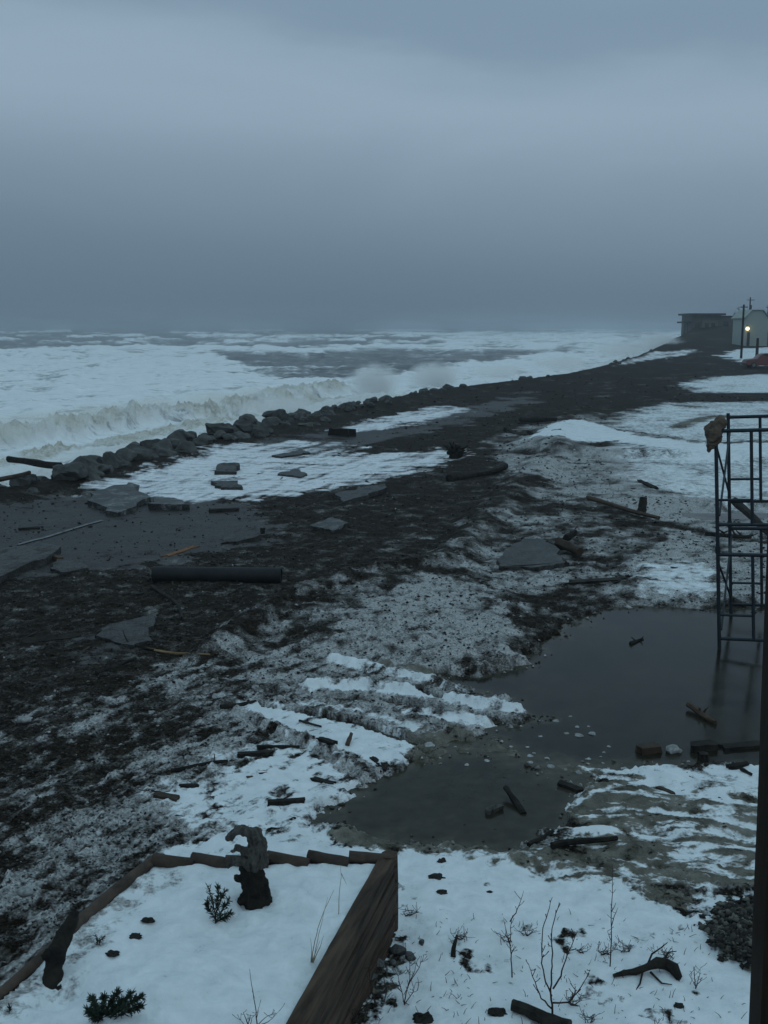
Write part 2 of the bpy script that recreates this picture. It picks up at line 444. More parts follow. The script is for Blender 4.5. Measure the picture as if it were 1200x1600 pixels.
    pond3 = P.poly([(1060, 800), (1090, 785), (1300, 785), (1300, 808), (1100, 812)], 8, 6, 60, 70)
    z = z - 0.26 * np.maximum(np.maximum(pond, pond2 * 0.85), 0.8 * pond3)
    link = P.poly([(640, 1195), (700, 1150), (800, 1130), (1000, 1170), (1010, 1195), (880, 1230), (740, 1215)], 14, 10, 40, 169)
    z = z - 0.085 * link * (1 - np.maximum(pond, pond2))
    anyp = np.maximum(np.maximum(pond, pond2), np.maximum(pond3, 0.8 * link))
    z = z + 0.10 * (fbm(A * 28, B * 28, 170, 4) + 0.5 * fbm(A * 80, B * 80, 171, 3)) * np.clip(4 * anyp * (1 - anyp) + 0.15 * anyp, 0, 1)
    lump = np.minimum(dist / 60, 0.16)
    chunk = np.maximum(0, fbm(A * 75, B * 75, 71, 3)) ** 1.0
    z = z + lump * 0.55 * chunk * np.clip(slush * 1.3 - 0.3, 0, 1) * (1 - 0.7 * snow) * (bed < 0)
    grit = fbm(A * 130, B * 130, 72, 2)
    z = z + np.minimum(dist / 60, 0.12) * 0.16 * grit * gravelly * (bed < 0)
    z = z + 0.35 * np.minimum(dist / 60, .12) * fbm(A * 45, B * 45, 73, 3) * np.clip(gravelly + 0.3 * slush, 0, 1) * (bed < 0)
    z = z + 0.045 * fbm(x * 1.1, y * 1.1, 74, 4) * snow * (dist < 40)
    z = z + 0.015 * fbm(x * 5, y * 5, 75, 3) * snow * (dist < 25)
    z = z + 0.07 * dirt * (1 + 0.6 * fbm(x * 6, y * 6, 76, 3))
    # far bluff and the dunes behind the road
    z = z + 2.3 * np.exp(-(((x - 82) / 17) ** 2 + ((y - 275) / 28) ** 2))
    z = z + 0.6 * np.exp(-((sd - 6) / 5) ** 2) * sst(y, 150, 230)
    # shore: armour berm, then down under the sea
    z = z + 0.22 * np.exp(-((sd - 0.4) / 1.3) ** 2)
    sea_d = np.clip(-sd, 0, 60)
    z = z - sst(sea_d, 0.0, 3.4) * (2.3 + Zb(y)) - np.minimum(sea_d * 0.12, 5)
    # bed
    fade = sst(bed, 0.0, 0.012)
    zb = BED_Z + 0.035 * np.exp(-bed / 0.16) * sst(-x * 1.0 + (y - 8.0) * 2.2, -.4, .9) + 0.05 * np.maximum(0, fbm(x * 4, y * 4, 83, 2)) * np.exp(-bed / 0.12) + 0.06 * sst(bed, 0.1, 0.9) + 0.045 * fbm(x * 1.7, y * 1.7, 80, 4) + 0.016 * fbm(x * 7, y * 7, 81, 4) - 0.05 * np.maximum(0, fbm(x * 3.2, y * 3.2, 82, 2) - 0.28)
    zb = zb - 0.02 * (1 - slope_l)
    zb = zb - 0.09 * np.exp(-(((x + 1.05) / .16) ** 2 + ((y - 7.85) / .12) ** 2)) - 0.10 * np.exp(-(((x + 2.15) / .16) ** 2 + ((y - 6.72) / .14) ** 2))
    z = np.where(bed > 0, z * (1 - fade) + zb * fade, z)
    wet = np.clip(np.maximum(pond, np.maximum(pond2, pond3)), 0, 1)
    return z, dict(snow=snow, slush=slush, mud=mud, asph=asph, foam=foam, dirt=np.clip(dirt + 0.6 * wallfoot, 0, 1), wet=wet)

def H(x, y):                                      # ground height looked up in the ground grid
    th, d = math.atan2(x, y), math.hypot(x, y)
    i = min(max(np.searchsorted(G_TH, th) - 1, 0), len(G_TH) - 2)
    j = min(max(np.searchsorted(G_D, d) - 1, 0), len(G_D) - 2)
    fi = min(max((th - G_TH[i]) / (G_TH[i + 1] - G_TH[i]), 0), 1)
    fj = min(max((d - G_D[j]) / (G_D[j + 1] - G_D[j]), 0), 1)
    q = G_Z
    return float((q[j, i] * (1 - fi) + q[j, i + 1] * fi) * (1 - fj) + (q[j + 1, i] * (1 - fi) + q[j + 1, i + 1] * fi) * fj)

# ------------------------------------------------------------------ material helpers
def new_mat(name):
    m = bpy.data.materials.new(name)
    m.use_nodes = True
    nt = m.node_tree
    nt.nodes.clear()
    return m, nt

class G:                                          # a short way to write node graphs
    def __init__(self, nt):
        self.nt, self.n, self.l = nt, nt.nodes, nt.links
    def put(self, sock, v):
        if hasattr(v, 'is_linked') or isinstance(v, bpy.types.NodeSocket):
            self.l.new(v, sock)
        elif isinstance(v, (tuple, list)) and len(v) == 3 and sock.type == 'RGBA':
            sock.default_value = (*v, 1)
        else:
            sock.default_value = v
    def math(self, op, a, b=0.0, c=0.0, clamp=False):
        n = self.n.new('ShaderNodeMath'); n.operation = op; n.use_clamp = clamp
        for s, v in zip(n.inputs, (a, b, c)):
            self.put(s, v)
        return n.outputs[0]
    def attr(self, name):
        n = self.n.new('ShaderNodeAttribute'); n.attribute_name = name
        return n.outputs['Fac']
    def pos(self):
        return self.n.new('ShaderNodeNewGeometry').outputs['Position']
    def obj(self):
        return self.n.new('ShaderNodeTexCoord').outputs['Object']
    def rnd(self):
        return self.n.new('ShaderNodeObjectInfo').outputs['Random']
    def mapping(self, vec, scale=(1, 1, 1), rot=(0, 0, 0), loc=(0, 0, 0)):
        n = self.n.new('ShaderNodeMapping')
        n.inputs['Scale'].default_value = scale; n.inputs['Rotation'].default_value = rot; n.inputs['Location'].default_value = loc
        self.l.new(vec, n.inputs[0])
        return n.outputs[0]
    def noise(self, vec, scale, detail=4, rough=0.55, dist=0.0):
        n = self.n.new('ShaderNodeTexNoise')
        n.inputs['Scale'].default_value = scale; n.inputs['Detail'].default_value = detail
        n.inputs['Roughness'].default_value = rough; n.inputs['Distortion'].default_value = dist
        self.l.new(vec, n.inputs['Vector'])
        return n.outputs['Fac']
    def voro(self, vec, scale, out='Distance', feature='F1'):
        n = self.n.new('ShaderNodeTexVoronoi'); n.feature = feature
        n.inputs['Scale'].default_value = scale
        self.l.new(vec, n.inputs['Vector'])
        return n.outputs[out]
    def mix(self, f, a, b):
        n = self.n.new('ShaderNodeMix'); n.data_type = 'RGBA'
        self.put(n.inputs['Factor'], f); self.put(n.inputs['A'], a); self.put(n.inputs['B'], b)
        return n.outputs['Result']
    def mul(self, a, b):
        n = self.n.new('ShaderNodeMix'); n.data_type = 'RGBA'; n.blend_type = 'MULTIPLY'
        n.inputs['Factor'].default_value = 1
        self.put(n.inputs['A'], a); self.put(n.inputs['B'], b)
        return n.outputs['Result']
    def rng(self, v, a, b, c, d):
        n = self.n.new('ShaderNodeMapRange')
        self.put(n.inputs[0], v)
        for i, q in enumerate((a, b, c, d)):
            self.put(n.inputs[i + 1], q)
        return n.outputs[0]
    def bump(self, h, strength, dist, prev=None):
        n = self.n.new('ShaderNodeBump')
        n.inputs['Strength'].default_value = strength; n.inputs['Distance'].default_value = dist
        self.l.new(h, n.inputs['Height'])
        if prev is not None:
            self.l.new(prev, n.inputs['Normal'])
        return n.outputs[0]
    def surf(self, color, rough=0.8, normal=None, spec=0.5, sss=None):
        b = self.n.new('ShaderNodeBsdfPrincipled')
        self.put(b.inputs['Base Color'], color); self.put(b.inputs['Roughness'], rough)
        self.put(b.inputs['Specular IOR Level'], spec)
        if normal is not None:
            self.l.new(normal, b.inputs['Normal'])
        o = self.n.new('ShaderNodeOutputMaterial')
        self.l.new(b.outputs[0], o.inputs['Surface'])
        return b

def thresh(g, w, n, amp=1.0, sharp=4.0):
    """cover weight broken up by noise: flecks where the weight is low, gaps where it is high"""
    t = g.math('MULTIPLY_ADD', n, amp, -0.5 * amp)
    s = g.math('ADD', w, t)
    t = g.math('MULTIPLY_ADD', g.math('SUBTRACT', s, 0.5), sharp, 0.5, True)
    return g.math('MULTIPLY', t, g.math('MULTIPLY', w, 5.0, 0.0, True))

def simple_mat(name, col, col2, scale=6.0, rough=0.8, stretch=(1, 1, 1), bump=0.4, bdist=0.01, spec=0.4, varied=0.25, rot=0.0):
    m, nt = new_mat(name)
    g = G(nt)
    v = g.mapping(g.mapping(g.obj(), (1, 1, 1), (0, 0, rot)), stretch)
    n = g.noise(v, scale, 6, 0.65, 0.3)
    f = g.rng(n, 0.32, 0.68, 0, 1)
    c = g.mix(f, col, col2)
    r = g.rng(g.rnd(), 0, 1, 1 - varied, 1 + varied)
    cc = g.n.new('ShaderNodeCombineColor')
    for i in range(3):
        g.l.new(r, cc.inputs[i])
    c = g.mul(c, cc.outputs[0])
    n2 = g.noise(v, scale * 4, 4, 0.6)
    h = g.math('ADD', g.math('MULTIPLY', n, 1.0), g.math('MULTIPLY', n2, 0.35))
    g.surf(c, rough, g.bump(h, bump, bdist), spec)
    return m

# ------------------------------------------------------------------ tags
def tag(o, label=None, cat=None, group=None, kind=None):
    if label: o['label'] = label
    if cat: o['category'] = cat
    if group: o['group'] = group
    if kind: o['kind'] = kind
    return o

def grid_mesh(name, X, Y, Z, attrs, mat, keep=None):
    nr, nc = X.shape
    me = bpy.data.meshes.new(name)
    me.vertices.add(nr * nc)
    co = np.stack([X, Y, Z], -1).reshape(-1, 3).astype(np.float32)
    me.vertices.foreach_set('co', co.ravel())
    idx = np.arange(nr * nc).reshape(nr, nc)
    q = np.stack([idx[:-1, :-1], idx[:-1, 1:], idx[1:, 1:], idx[1:, :-1]], -1).reshape(-1, 4)
    if keep is not None:
        q = q[keep.ravel()[q].any(1)]
    nf = len(q)
    me.loops.add(nf * 4)
    me.loops.foreach_set('vertex_index', q.ravel().astype(np.int32))
    me.polygons.add(nf)
    me.polygons.foreach_set('loop_start', (np.arange(nf) * 4).astype(np.int32))
    me.polygons.foreach_set('loop_total', np.full(nf, 4, np.int32))
    me.polygons.foreach_set('use_smooth', np.ones(nf, bool))
    me.update(calc_edges=True)
    for k, v in attrs.items():
        a = me.attributes.new(k, 'FLOAT', 'POINT')
        a.data.foreach_set('value', np.asarray(v, np.float32).ravel())
    me.materials.append(mat)
    o = bpy.data.objects.new(name, me)
    COL.objects.link(o)
    return o

# ------------------------------------------------------------------ ground
def ground_material():
    m, nt = new_mat('beach_ground')
    g = G(nt)
    p = g.pos()
    n_big = g.noise(p, 0.7, 5, 0.6)
    n_mid = g.noise(p, 5.0, 5, 0.6, 0.4)
    n_fin = g.noise(p, 34.0, 4, 0.6)
    brk = g.math('ADD', g.math('MULTIPLY', n_mid, 0.55), g.math('MULTIPLY', n_fin, 0.45))
    brk = g.rng(brk, 0.30, 0.70, 0, 1)
    # gravel: stones of many greys in dark wet grit
    vc = g.voro(p, 38.0, 'Color')
    vd = g.voro(p, 38.0, 'Distance')
    vc2 = g.voro(p, 13.0, 'Color')
    sepc = g.n.new('ShaderNodeSeparateColor'); g.l.new(vc, sepc.inputs[0])
    sep2 = g.n.new('ShaderNodeSeparateColor'); g.l.new(vc2, sep2.inputs[0])
    tone = g.math('ADD', g.math('MULTIPLY', g.math('POWER', sepc.outputs[0], 3.0), 0.55), g.math('MULTIPLY', g.math('POWER', sep2.outputs[1], 5.0), 0.45))
    grav = g.mix(tone, (0.0060, 0.0046, 0.0031), (0.072, 0.059, 0.045))
    grav = g.mix(g.rng(n_big, 0.35, 0.65, 0, 0.6), grav, (0.015, 0.0098, 0.0056))
    asph = g.mix(g.rng(n_mid, 0.35, 0.65, 0, 1), (0.018, 0.0175, 0.0165), (0.038, 0.036, 0.033))
    asph = g.mix(g.math('MULTIPLY', g.math('GREATER_THAN', sepc.outputs[2], 0.86), 0.5), asph, (0.10, 0.10, 0.10))
    slush = g.mix(g.rng(n_fin, 0.3, 0.7, 0, 1), (0.20, 0.202, 0.20), (0.60, 0.605, 0.60))
    slush = g.mix(g.rng(n_mid, 0.52, 0.72, 0, 0.8), slush, (0.045, 0.041, 0.033))
    slush = g.mix(g.rng(g.attr('slush'), 0.35, 0.95, 0.65, 0), slush, (0.042, 0.038, 0.031))
    mud = g.mix(g.rng(n_mid, 0.3, 0.7, 0, 1), (0.062, 0.056, 0.042), (0.21, 0.20, 0.17))
    mud = g.mix(g.rng(n_big, 0.5, 0.7, 0, 0.7), mud, (0.29, 0.285, 0.26))
    snow = g.mix(g.rng(n_mid, 0.35, 0.68, 0, 1), (0.66, 0.71, 0.73), (0.80, 0.84, 0.86))
    snow = g.mix(g.rng(n_big, 0.55, 0.75, 0, 0.35), snow, (0.45, 0.48, 0.48))
    foam = g.mix(g.rng(n_mid, 0.35, 0.7, 0, 1), (0.66, 0.68, 0.71), (0.86, 0.88, 0.90))
    # streaky break-up of the wash
    ps_ = g.mapping(p, (0.35, 1.4, 1), (0, 0, R(24)))
    n_str = g.rng(g.noise(ps_, 1.6, 6, 0.65, 1.2), 0.32, 0.68, 0, 1)
    w_as = thresh(g, g.attr('asph'), brk, 0.9, 3)
    w_mu = thresh(g, g.attr('mud'), brk, 0.8, 3)
    w_sl = thresh(g, g.attr('slush'), brk, 0.9, 1.7)
    w_sn = thresh(g, g.attr('snow'), brk, 0.9, 1.9)
    w_fo = thresh(g, g.attr('foam'), n_str, 0.9, 1.4)
    w_di = thresh(g, g.attr('dirt'), brk, 0.8, 4)
    c = g.mix(w_as, grav, asph)
    c = g.mix(w_sl, c, slush)
    c = g.mix(w_mu, c, mud)
    c = g.mix(w_di, c, g.mix(tone, (0.030, 0.028, 0.022), (0.16, 0.155, 0.13)))
    c = g.mix(w_sn, c, snow)
    c = g.mix(w_fo, c, foam)
    rough = g.math('MULTIPLY_ADD', n_mid, 0.3, 0.55)
    rough = g.math('MULTIPLY_ADD', w_as, -0.18, rough)
    dry = g.math('MAXIMUM', g.math('MAXIMUM', w_sn, w_fo), g.math('MULTIPLY', w_sl, 0.6))
    rough = g.math('MULTIPLY_ADD', dry, 0.4, rough, True)
    hgt = g.math('MULTIPLY', vd, -1.0)
    soft = g.math('MAXIMUM', w_sn, w_fo)
    kk = g.math('SUBTRACT', 1.0, g.math('MAXIMUM', soft, w_as))
    b1 = g.n.new('ShaderNodeBump'); b1.inputs['Distance'].default_value = 0.018
    g.l.new(hgt, b1.inputs['Height']); g.l.new(g.math('MULTIPLY', kk, 0.8), b1.inputs['Strength'])
    hh = g.math('ADD', n_mid, g.math('MULTIPLY', n_fin, 0.4))
    nb = g.bump(hh, 0.5, 0.035, b1.outputs[0])
    g.surf(c, rough, nb, g.math('MULTIPLY_ADD', w_as, 0.10, 0.04))
    return m

TH_CORE = np.arange(-0.352, 0.3521, 0.00118)
TH_MID = np.arange(0.3521, 0.62, 0.005)
TH_OUT = np.arange(0.62, 1.45, 0.03)
G_TH = np.concatenate([-TH_OUT[::-1], -TH_MID[::-1], TH_CORE, TH_MID[0:] + 0.0, TH_OUT])
G_TH = np.unique(np.round(G_TH, 6))
vv = np.concatenate([np.arange(1720, 640, -1.5), np.arange(640, 560, -1.0), np.arange(560, 517, -0.7)])
dv = CH / np.tan(PITCH + np.arctan((vv - 800) / F))
G_D = np.concatenate([np.arange(1.2, dv[0] - 0.02, 0.06), dv, np.geomspace(dv[-1] * 1.06, 4500, 26)])
TT, DD = np.meshgrid(G_TH, G_D)
GX, GY = DD * np.sin(TT), DD * np.cos(TT)
G_Z, G_W = land(GX, GY)
ground = grid_mesh('ground', GX, GY, G_Z, G_W, ground_material())
tag(ground, kind='structure')

def cover(name, x, y):
    th, d = math.atan2(x, y), math.hypot(x, y)
    i = int(np.clip(np.searchsorted(G_TH, th), 0, len(G_TH) - 1)); j = int(np.clip(np.searchsorted(G_D, d), 0, len(G_D) - 1))
    return float(G_W[name][j, i])

# ------------------------------------------------------------------ the flood water
def water_material():
    m, nt = new_mat('flood_water')
    g = G(nt)
    p = g.pos()
    n = g.noise(p, 0.8, 4, 0.55, 0.4)
    n2 = g.noise(p, 9.0, 3, 0.5)
    c = g.mix(g.rng(n, 0.35, 0.7, 0, 1), (0.007, 0.0068, 0.004), (0.018, 0.0165, 0.0105))
    c = g.mix(g.math('MULTIPLY', g.attr('shoal'), g.rng(n2, 0.3, 0.7, 0.5, 1.2), 0, True), c, (0.075, 0.068, 0.050))
    h = g.math('ADD', g.math('MULTIPLY', n2, 0.3), n)
    g.surf(c, g.rng(n, 0.3, 0.7, 0.10, 0.26), g.bump(h, 0.22, 0.02), 0.08)
    return m
wx = np.linspace(-3.5, 14, 150); wy = np.linspace(8.6, 30, 190)
WX, WY = np.meshgrid(wx, wy)
WZ = np.full(WX.shape, WATER_Z)
HW = np.array([[H(a, b) for a, b in zip(r1, r2)] for r1, r2 in zip(WX, WY)])
# the sheet ends where the ground rises above it
flood = grid_mesh('flood_water', WX, WY, WZ, {'shoal': np.clip((HW - WATER_Z + 0.22) / 0.22, 0, 1) ** 1.1}, water_material(), HW < WATER_Z + 0.03)
tag(flood, kind='structure')

# ------------------------------------------------------------------ the sea
SEA_Z = -1.0
@lru_cache(maxsize=None)
def on_sea(u, v):
    return on_plane(u, v, SEA_Z)

def sea_surface(x, y):
    P = Plan(x, y, on_sea, True)
    Q = Plan(x, y, on_sea)
    A, C = P.A * 4, P.B                     # bearing and dip, in pixels of the photograph
    dist = np.hypot(x, y)
    sd = shore_dist(x, y)
    ph = y * 0.96 + x * 0.28                # seas run in towards the shore
    z = 0.35 * vnoise(x * 0.035, ph * 0.09, 1) + 0.16 * fbm(x * 0.12, ph * 0.30, 2, 3)
    z = z + 0.55 * np.maximum(0, ridged(x * 0.022, ph * 0.050, 41, 2) - 0.55) * 2
    z = z * sst(dist, 20, 90) * (1 + 1.0 * sst(dist, 150, 900))
    s1 = fbm(A / 70, C / 6, 3, 4, 0.6)
    s2 = fbm(A / 22, C / 2.6, 21, 3, 0.6)
    foam = 0.10 + 0 * x
    W = dict(rough=5, k=50)
    foam = np.maximum(foam, 0.95 * P.poly([(-1500, 572), (-200, 557), (0, 554), (130, 549), (250, 545), (330, 548), (345, 560), (420, 574), (470, 588), (560, 594), (700, 575), (760, 562), (830, 553), (1000, 548), (1120, 530), (1200, 700), (0, 1000), (-1500, 1200)], 4, 5, 90, 4))
    foam = np.maximum(foam, 0.80 * P.poly([(740, 519), (860, 517), (1150, 514.5), (1150, 545), (900, 552), (780, 548), (700, 540), (690, 527)], 4, 4, 90, 5))
    foam = np.maximum(foam, 0.55 * P.poly([(500, 600), (480, 585), (400, 582), (380, 570), (480, 574), (600, 572), (660, 585), (620, 600)], 3, 4, 90, 6))
    foam = foam * (1 - 0.85 * P.poly([(345, 552), (480, 560), (700, 560), (720, 570), (600, 580), (440, 576), (370, 566)], 3, 4, 90, 7))
    foam = foam * (1 - 0.75 * P.poly([(400, 580), (560, 578), (560, 587), (470, 591), (420, 588)], 2, 4, 90, 8))
    foam = foam * (1 - 0.5 * P.stroke([(130, 636), (200, 637), (330, 638)], 2, 2, 2, 120, 31)) * (1 - 0.4 * P.stroke([(0, 596), (120, 590)], 2, 2, 3, 120, 32))
    foam = foam * (1 - 0.5 * P.stroke([(720, 556), (840, 548), (900, 545)], 1.5, 1.5, 2, 120, 33))
    crest = 0 * x
    for pts, w_, h_, f_ in [([(-300, 562), (-60, 556), (60, 553), (140, 549), (250, 546), (330, 548), (420, 550), (480, 554), (560, 547), (650, 545), (760, 549), (860, 546)], 3.5, .8, 1.0),
                            ([(300, 526.5), (380, 527), (490, 529)], 2.0, .9, .95), ([(590, 521), (660, 523.5), (745, 525)], 2.6, 1.0, 1.0), ([(180, 525), (240, 528)], 2.0, .6, .75), ([(200, 534), (230, 538)], 2.5, .4, .7),
                            ([(75, 517.5), (104, 517.5)], 1.3, 1.2, .95), ([(270, 521), (350, 522)], 1.2, .8, .85), ([(430, 525), (500, 527.5), (560, 526)], 1.6, .8, .7), ([(760, 521), (860, 522.5), (960, 520)], 2, 1, .9),
                            ([(780, 531), (880, 535), (980, 533)], 2.5, .7, .95), ([(590, 516), (700, 518)], 1.2, 1.2, .85), ([(840, 515), (950, 515), (1040, 516)], 1.3, 1.2, .9), ([(-100, 520), (-40, 522), (20, 521)], 1.6, .8, .8), ([(640, 535), (720, 532), (780, 534)], 2, .5, .8),
                            ([(620, 545), (700, 540), (760, 541)], 2.0, .5, .9)]:
        s = P.stroke(pts, w_, w_ * 0.8, 1.6, 260, 9)
        crest = np.maximum(crest, s * h_)
        foam = np.maximum(foam, s * f_)
    rw = random.Random(77)
    for _ in range(70):
        u_, v_ = rw.uniform(-80, 1000), 514.5 + 30 * rw.random() ** 1.4
        if v_ > 520 + (u_ < 360) * 22 or u_ > 350 or True:
            L_ = rw.uniform(10, 42) * (0.6 + (v_ - 512) / 22)
            s = P.stroke([(u_ - L_, v_ + rw.uniform(-.4, .4)), (u_, v_ - rw.uniform(0, .8)), (u_ + L_, v_ + rw.uniform(-.4, .6))], 0.5 + (v_ - 512) * .035, 0.5 + (v_ - 512) * .03, 1.0, 320, 9)
            crest = np.maximum(crest, s * .7)
            foam = np.maximum(foam, s * rw.uniform(.55, .95))
    z = z + crest * 1.1
    foam = np.where(foam > 0.3, foam + 0.55 * s1 + 0.45 * s2, foam + 0.45 * np.maximum(0, s1) + 0.35 * np.maximum(0, s2))
    z = z + 0.22 * np.minimum(dist / 60, 3) * s1 + 0.10 * np.minimum(dist / 60, 3) * s2
    # the breaker against the rocks
    br = Q.stroke([(-400, 770), (-150, 725), (0, 700), (130, 680), (250, 662), (330, 654), (400, 643), (450, 630), (520, 614)], 26, 16, 12, 30, 12)
    brt = Q.stroke([(-400, 850), (-150, 765), (0, 730), (130, 704), (250, 680), (330, 668), (430, 648), (520, 628)], 34, 18, 12, 30, 13)
    a, b = Q.A / F, Q.B / F
    turb = fbm(a * 32, b * 32, 14, 4)
    turb2 = ridged(a * 70, b * 45, 15, 3)
    turb3 = fbm(a * 150, b * 70, 17, 4, 0.65)
    z = z + br * (0.95 + 0.34 * turb + 0.16 * turb2 + 0.55 * turb3) + 0.30 * brt * (0.6 * turb + turb2 * 0.3 + 1.0 * turb3)
    foam = np.maximum(foam, 0.95 * np.maximum(br, brt))
    # foam heaps along the whole armour
    runup = np.exp(-((sd + 4.0) / 3.0) ** 2)
    z = z + runup * (0.30 + 0.40 * fbm(a * 26, b * 26, 16, 4) + 0.2 * turb3) * (1 - br)
    foam = np.maximum(foam, 0.9 * np.exp(-((sd + 3.5) / 6.0) ** 2))
    silt = np.clip(np.maximum(br * 0.9, brt) * (0.85 + 1.3 * turb), 0, 1)
    silt = np.maximum(silt, 0.5 * np.exp(-((sd + 3.5) / 4.0) ** 2) * sst(700 - A, 0, 500))
    return SEA_Z + z, dict(foam=np.clip(foam, 0, 1.2), silt=silt)

def sea_material():
    m, nt = new_mat('sea_water')
    g = G(nt)
    p = g.pos()
    ps_ = g.mapping(p, (0.55, 1.5, 1), (0, 0, R(8)))
    n1 = g.noise(ps_, 0.16, 6, 0.65, 1.0)
    n2 = g.noise(ps_, 0.9, 6, 0.65, 0.8)
    n3 = g.noise(p, 5.0, 4, 0.6, 0.5)
    brk = g.math('ADD', g.math('MULTIPLY', n1, 0.45), g.math('ADD', g.math('MULTIPLY', n2, 0.40), g.math('MULTIPLY', n3, 0.15)))
    brk = g.rng(brk, 0.36, 0.64, 0, 1)
    w = thresh(g, g.attr('foam'), brk, 1.1, 1.7)
    water = g.mix(g.rng(n2, 0.3, 0.7, 0, 1), (0.028, 0.042, 0.046), (0.075, 0.088, 0.088))
    foam = g.mix(g.rng(n2, 0.34, 0.66, 0, 1), (0.76, 0.79, 0.81), (0.93, 0.95, 0.96))
    foam = g.mix(g.rng(n3, 0.52, 0.72, 0, 0.25), foam, (0.40, 0.45, 0.47))
    sil = g.mix(g.rng(n3, 0.34, 0.66, 0, 1), (0.30, 0.275, 0.20), (0.66, 0.64, 0.55))
    sw = g.math('MULTIPLY', g.attr('silt'), g.rng(n2, 0.3, 0.62, 0.45, 1.0), 0, True)
    foam = g.mix(sw, foam, sil)
    c = g.mix(w, water, foam)
    h = g.math('ADD', n2, g.math('MULTIPLY', n3, 0.25))
    g.surf(c, g.math('MULTIPLY_ADD', w, 0.55, 0.32), g.bump(h, 0.6, 0.30), 0.4)
    return m

s_th = np.concatenate([-np.arange(0.36, 1.5, 0.04)[::-1], np.arange(-0.352, 0.352, 0.0013)])
sv = np.concatenate([np.arange(900, 600, -1.2), np.arange(600, 530, -0.7), np.arange(530, 514.5, -0.3)])
sdv = (CH - SEA_Z) / np.tan(PITCH + np.arctan((sv - 800) / F))
s_d = np.concatenate([np.geomspace(8, sdv[0] * 0.98, 25), sdv, np.geomspace(sdv[-1] * 1.05, 9000, 18)])
ST, SD = np.meshgrid(s_th, s_d)
SX, SY = SD * np.sin(ST), SD * np.cos(ST)
S_Z, S_W = sea_surface(SX, SY)
sea = grid_mesh('sea', SX, SY, S_Z, S_W, sea_material(), shore_dist(SX, SY) < 1.0)
tag(sea, kind='structure')

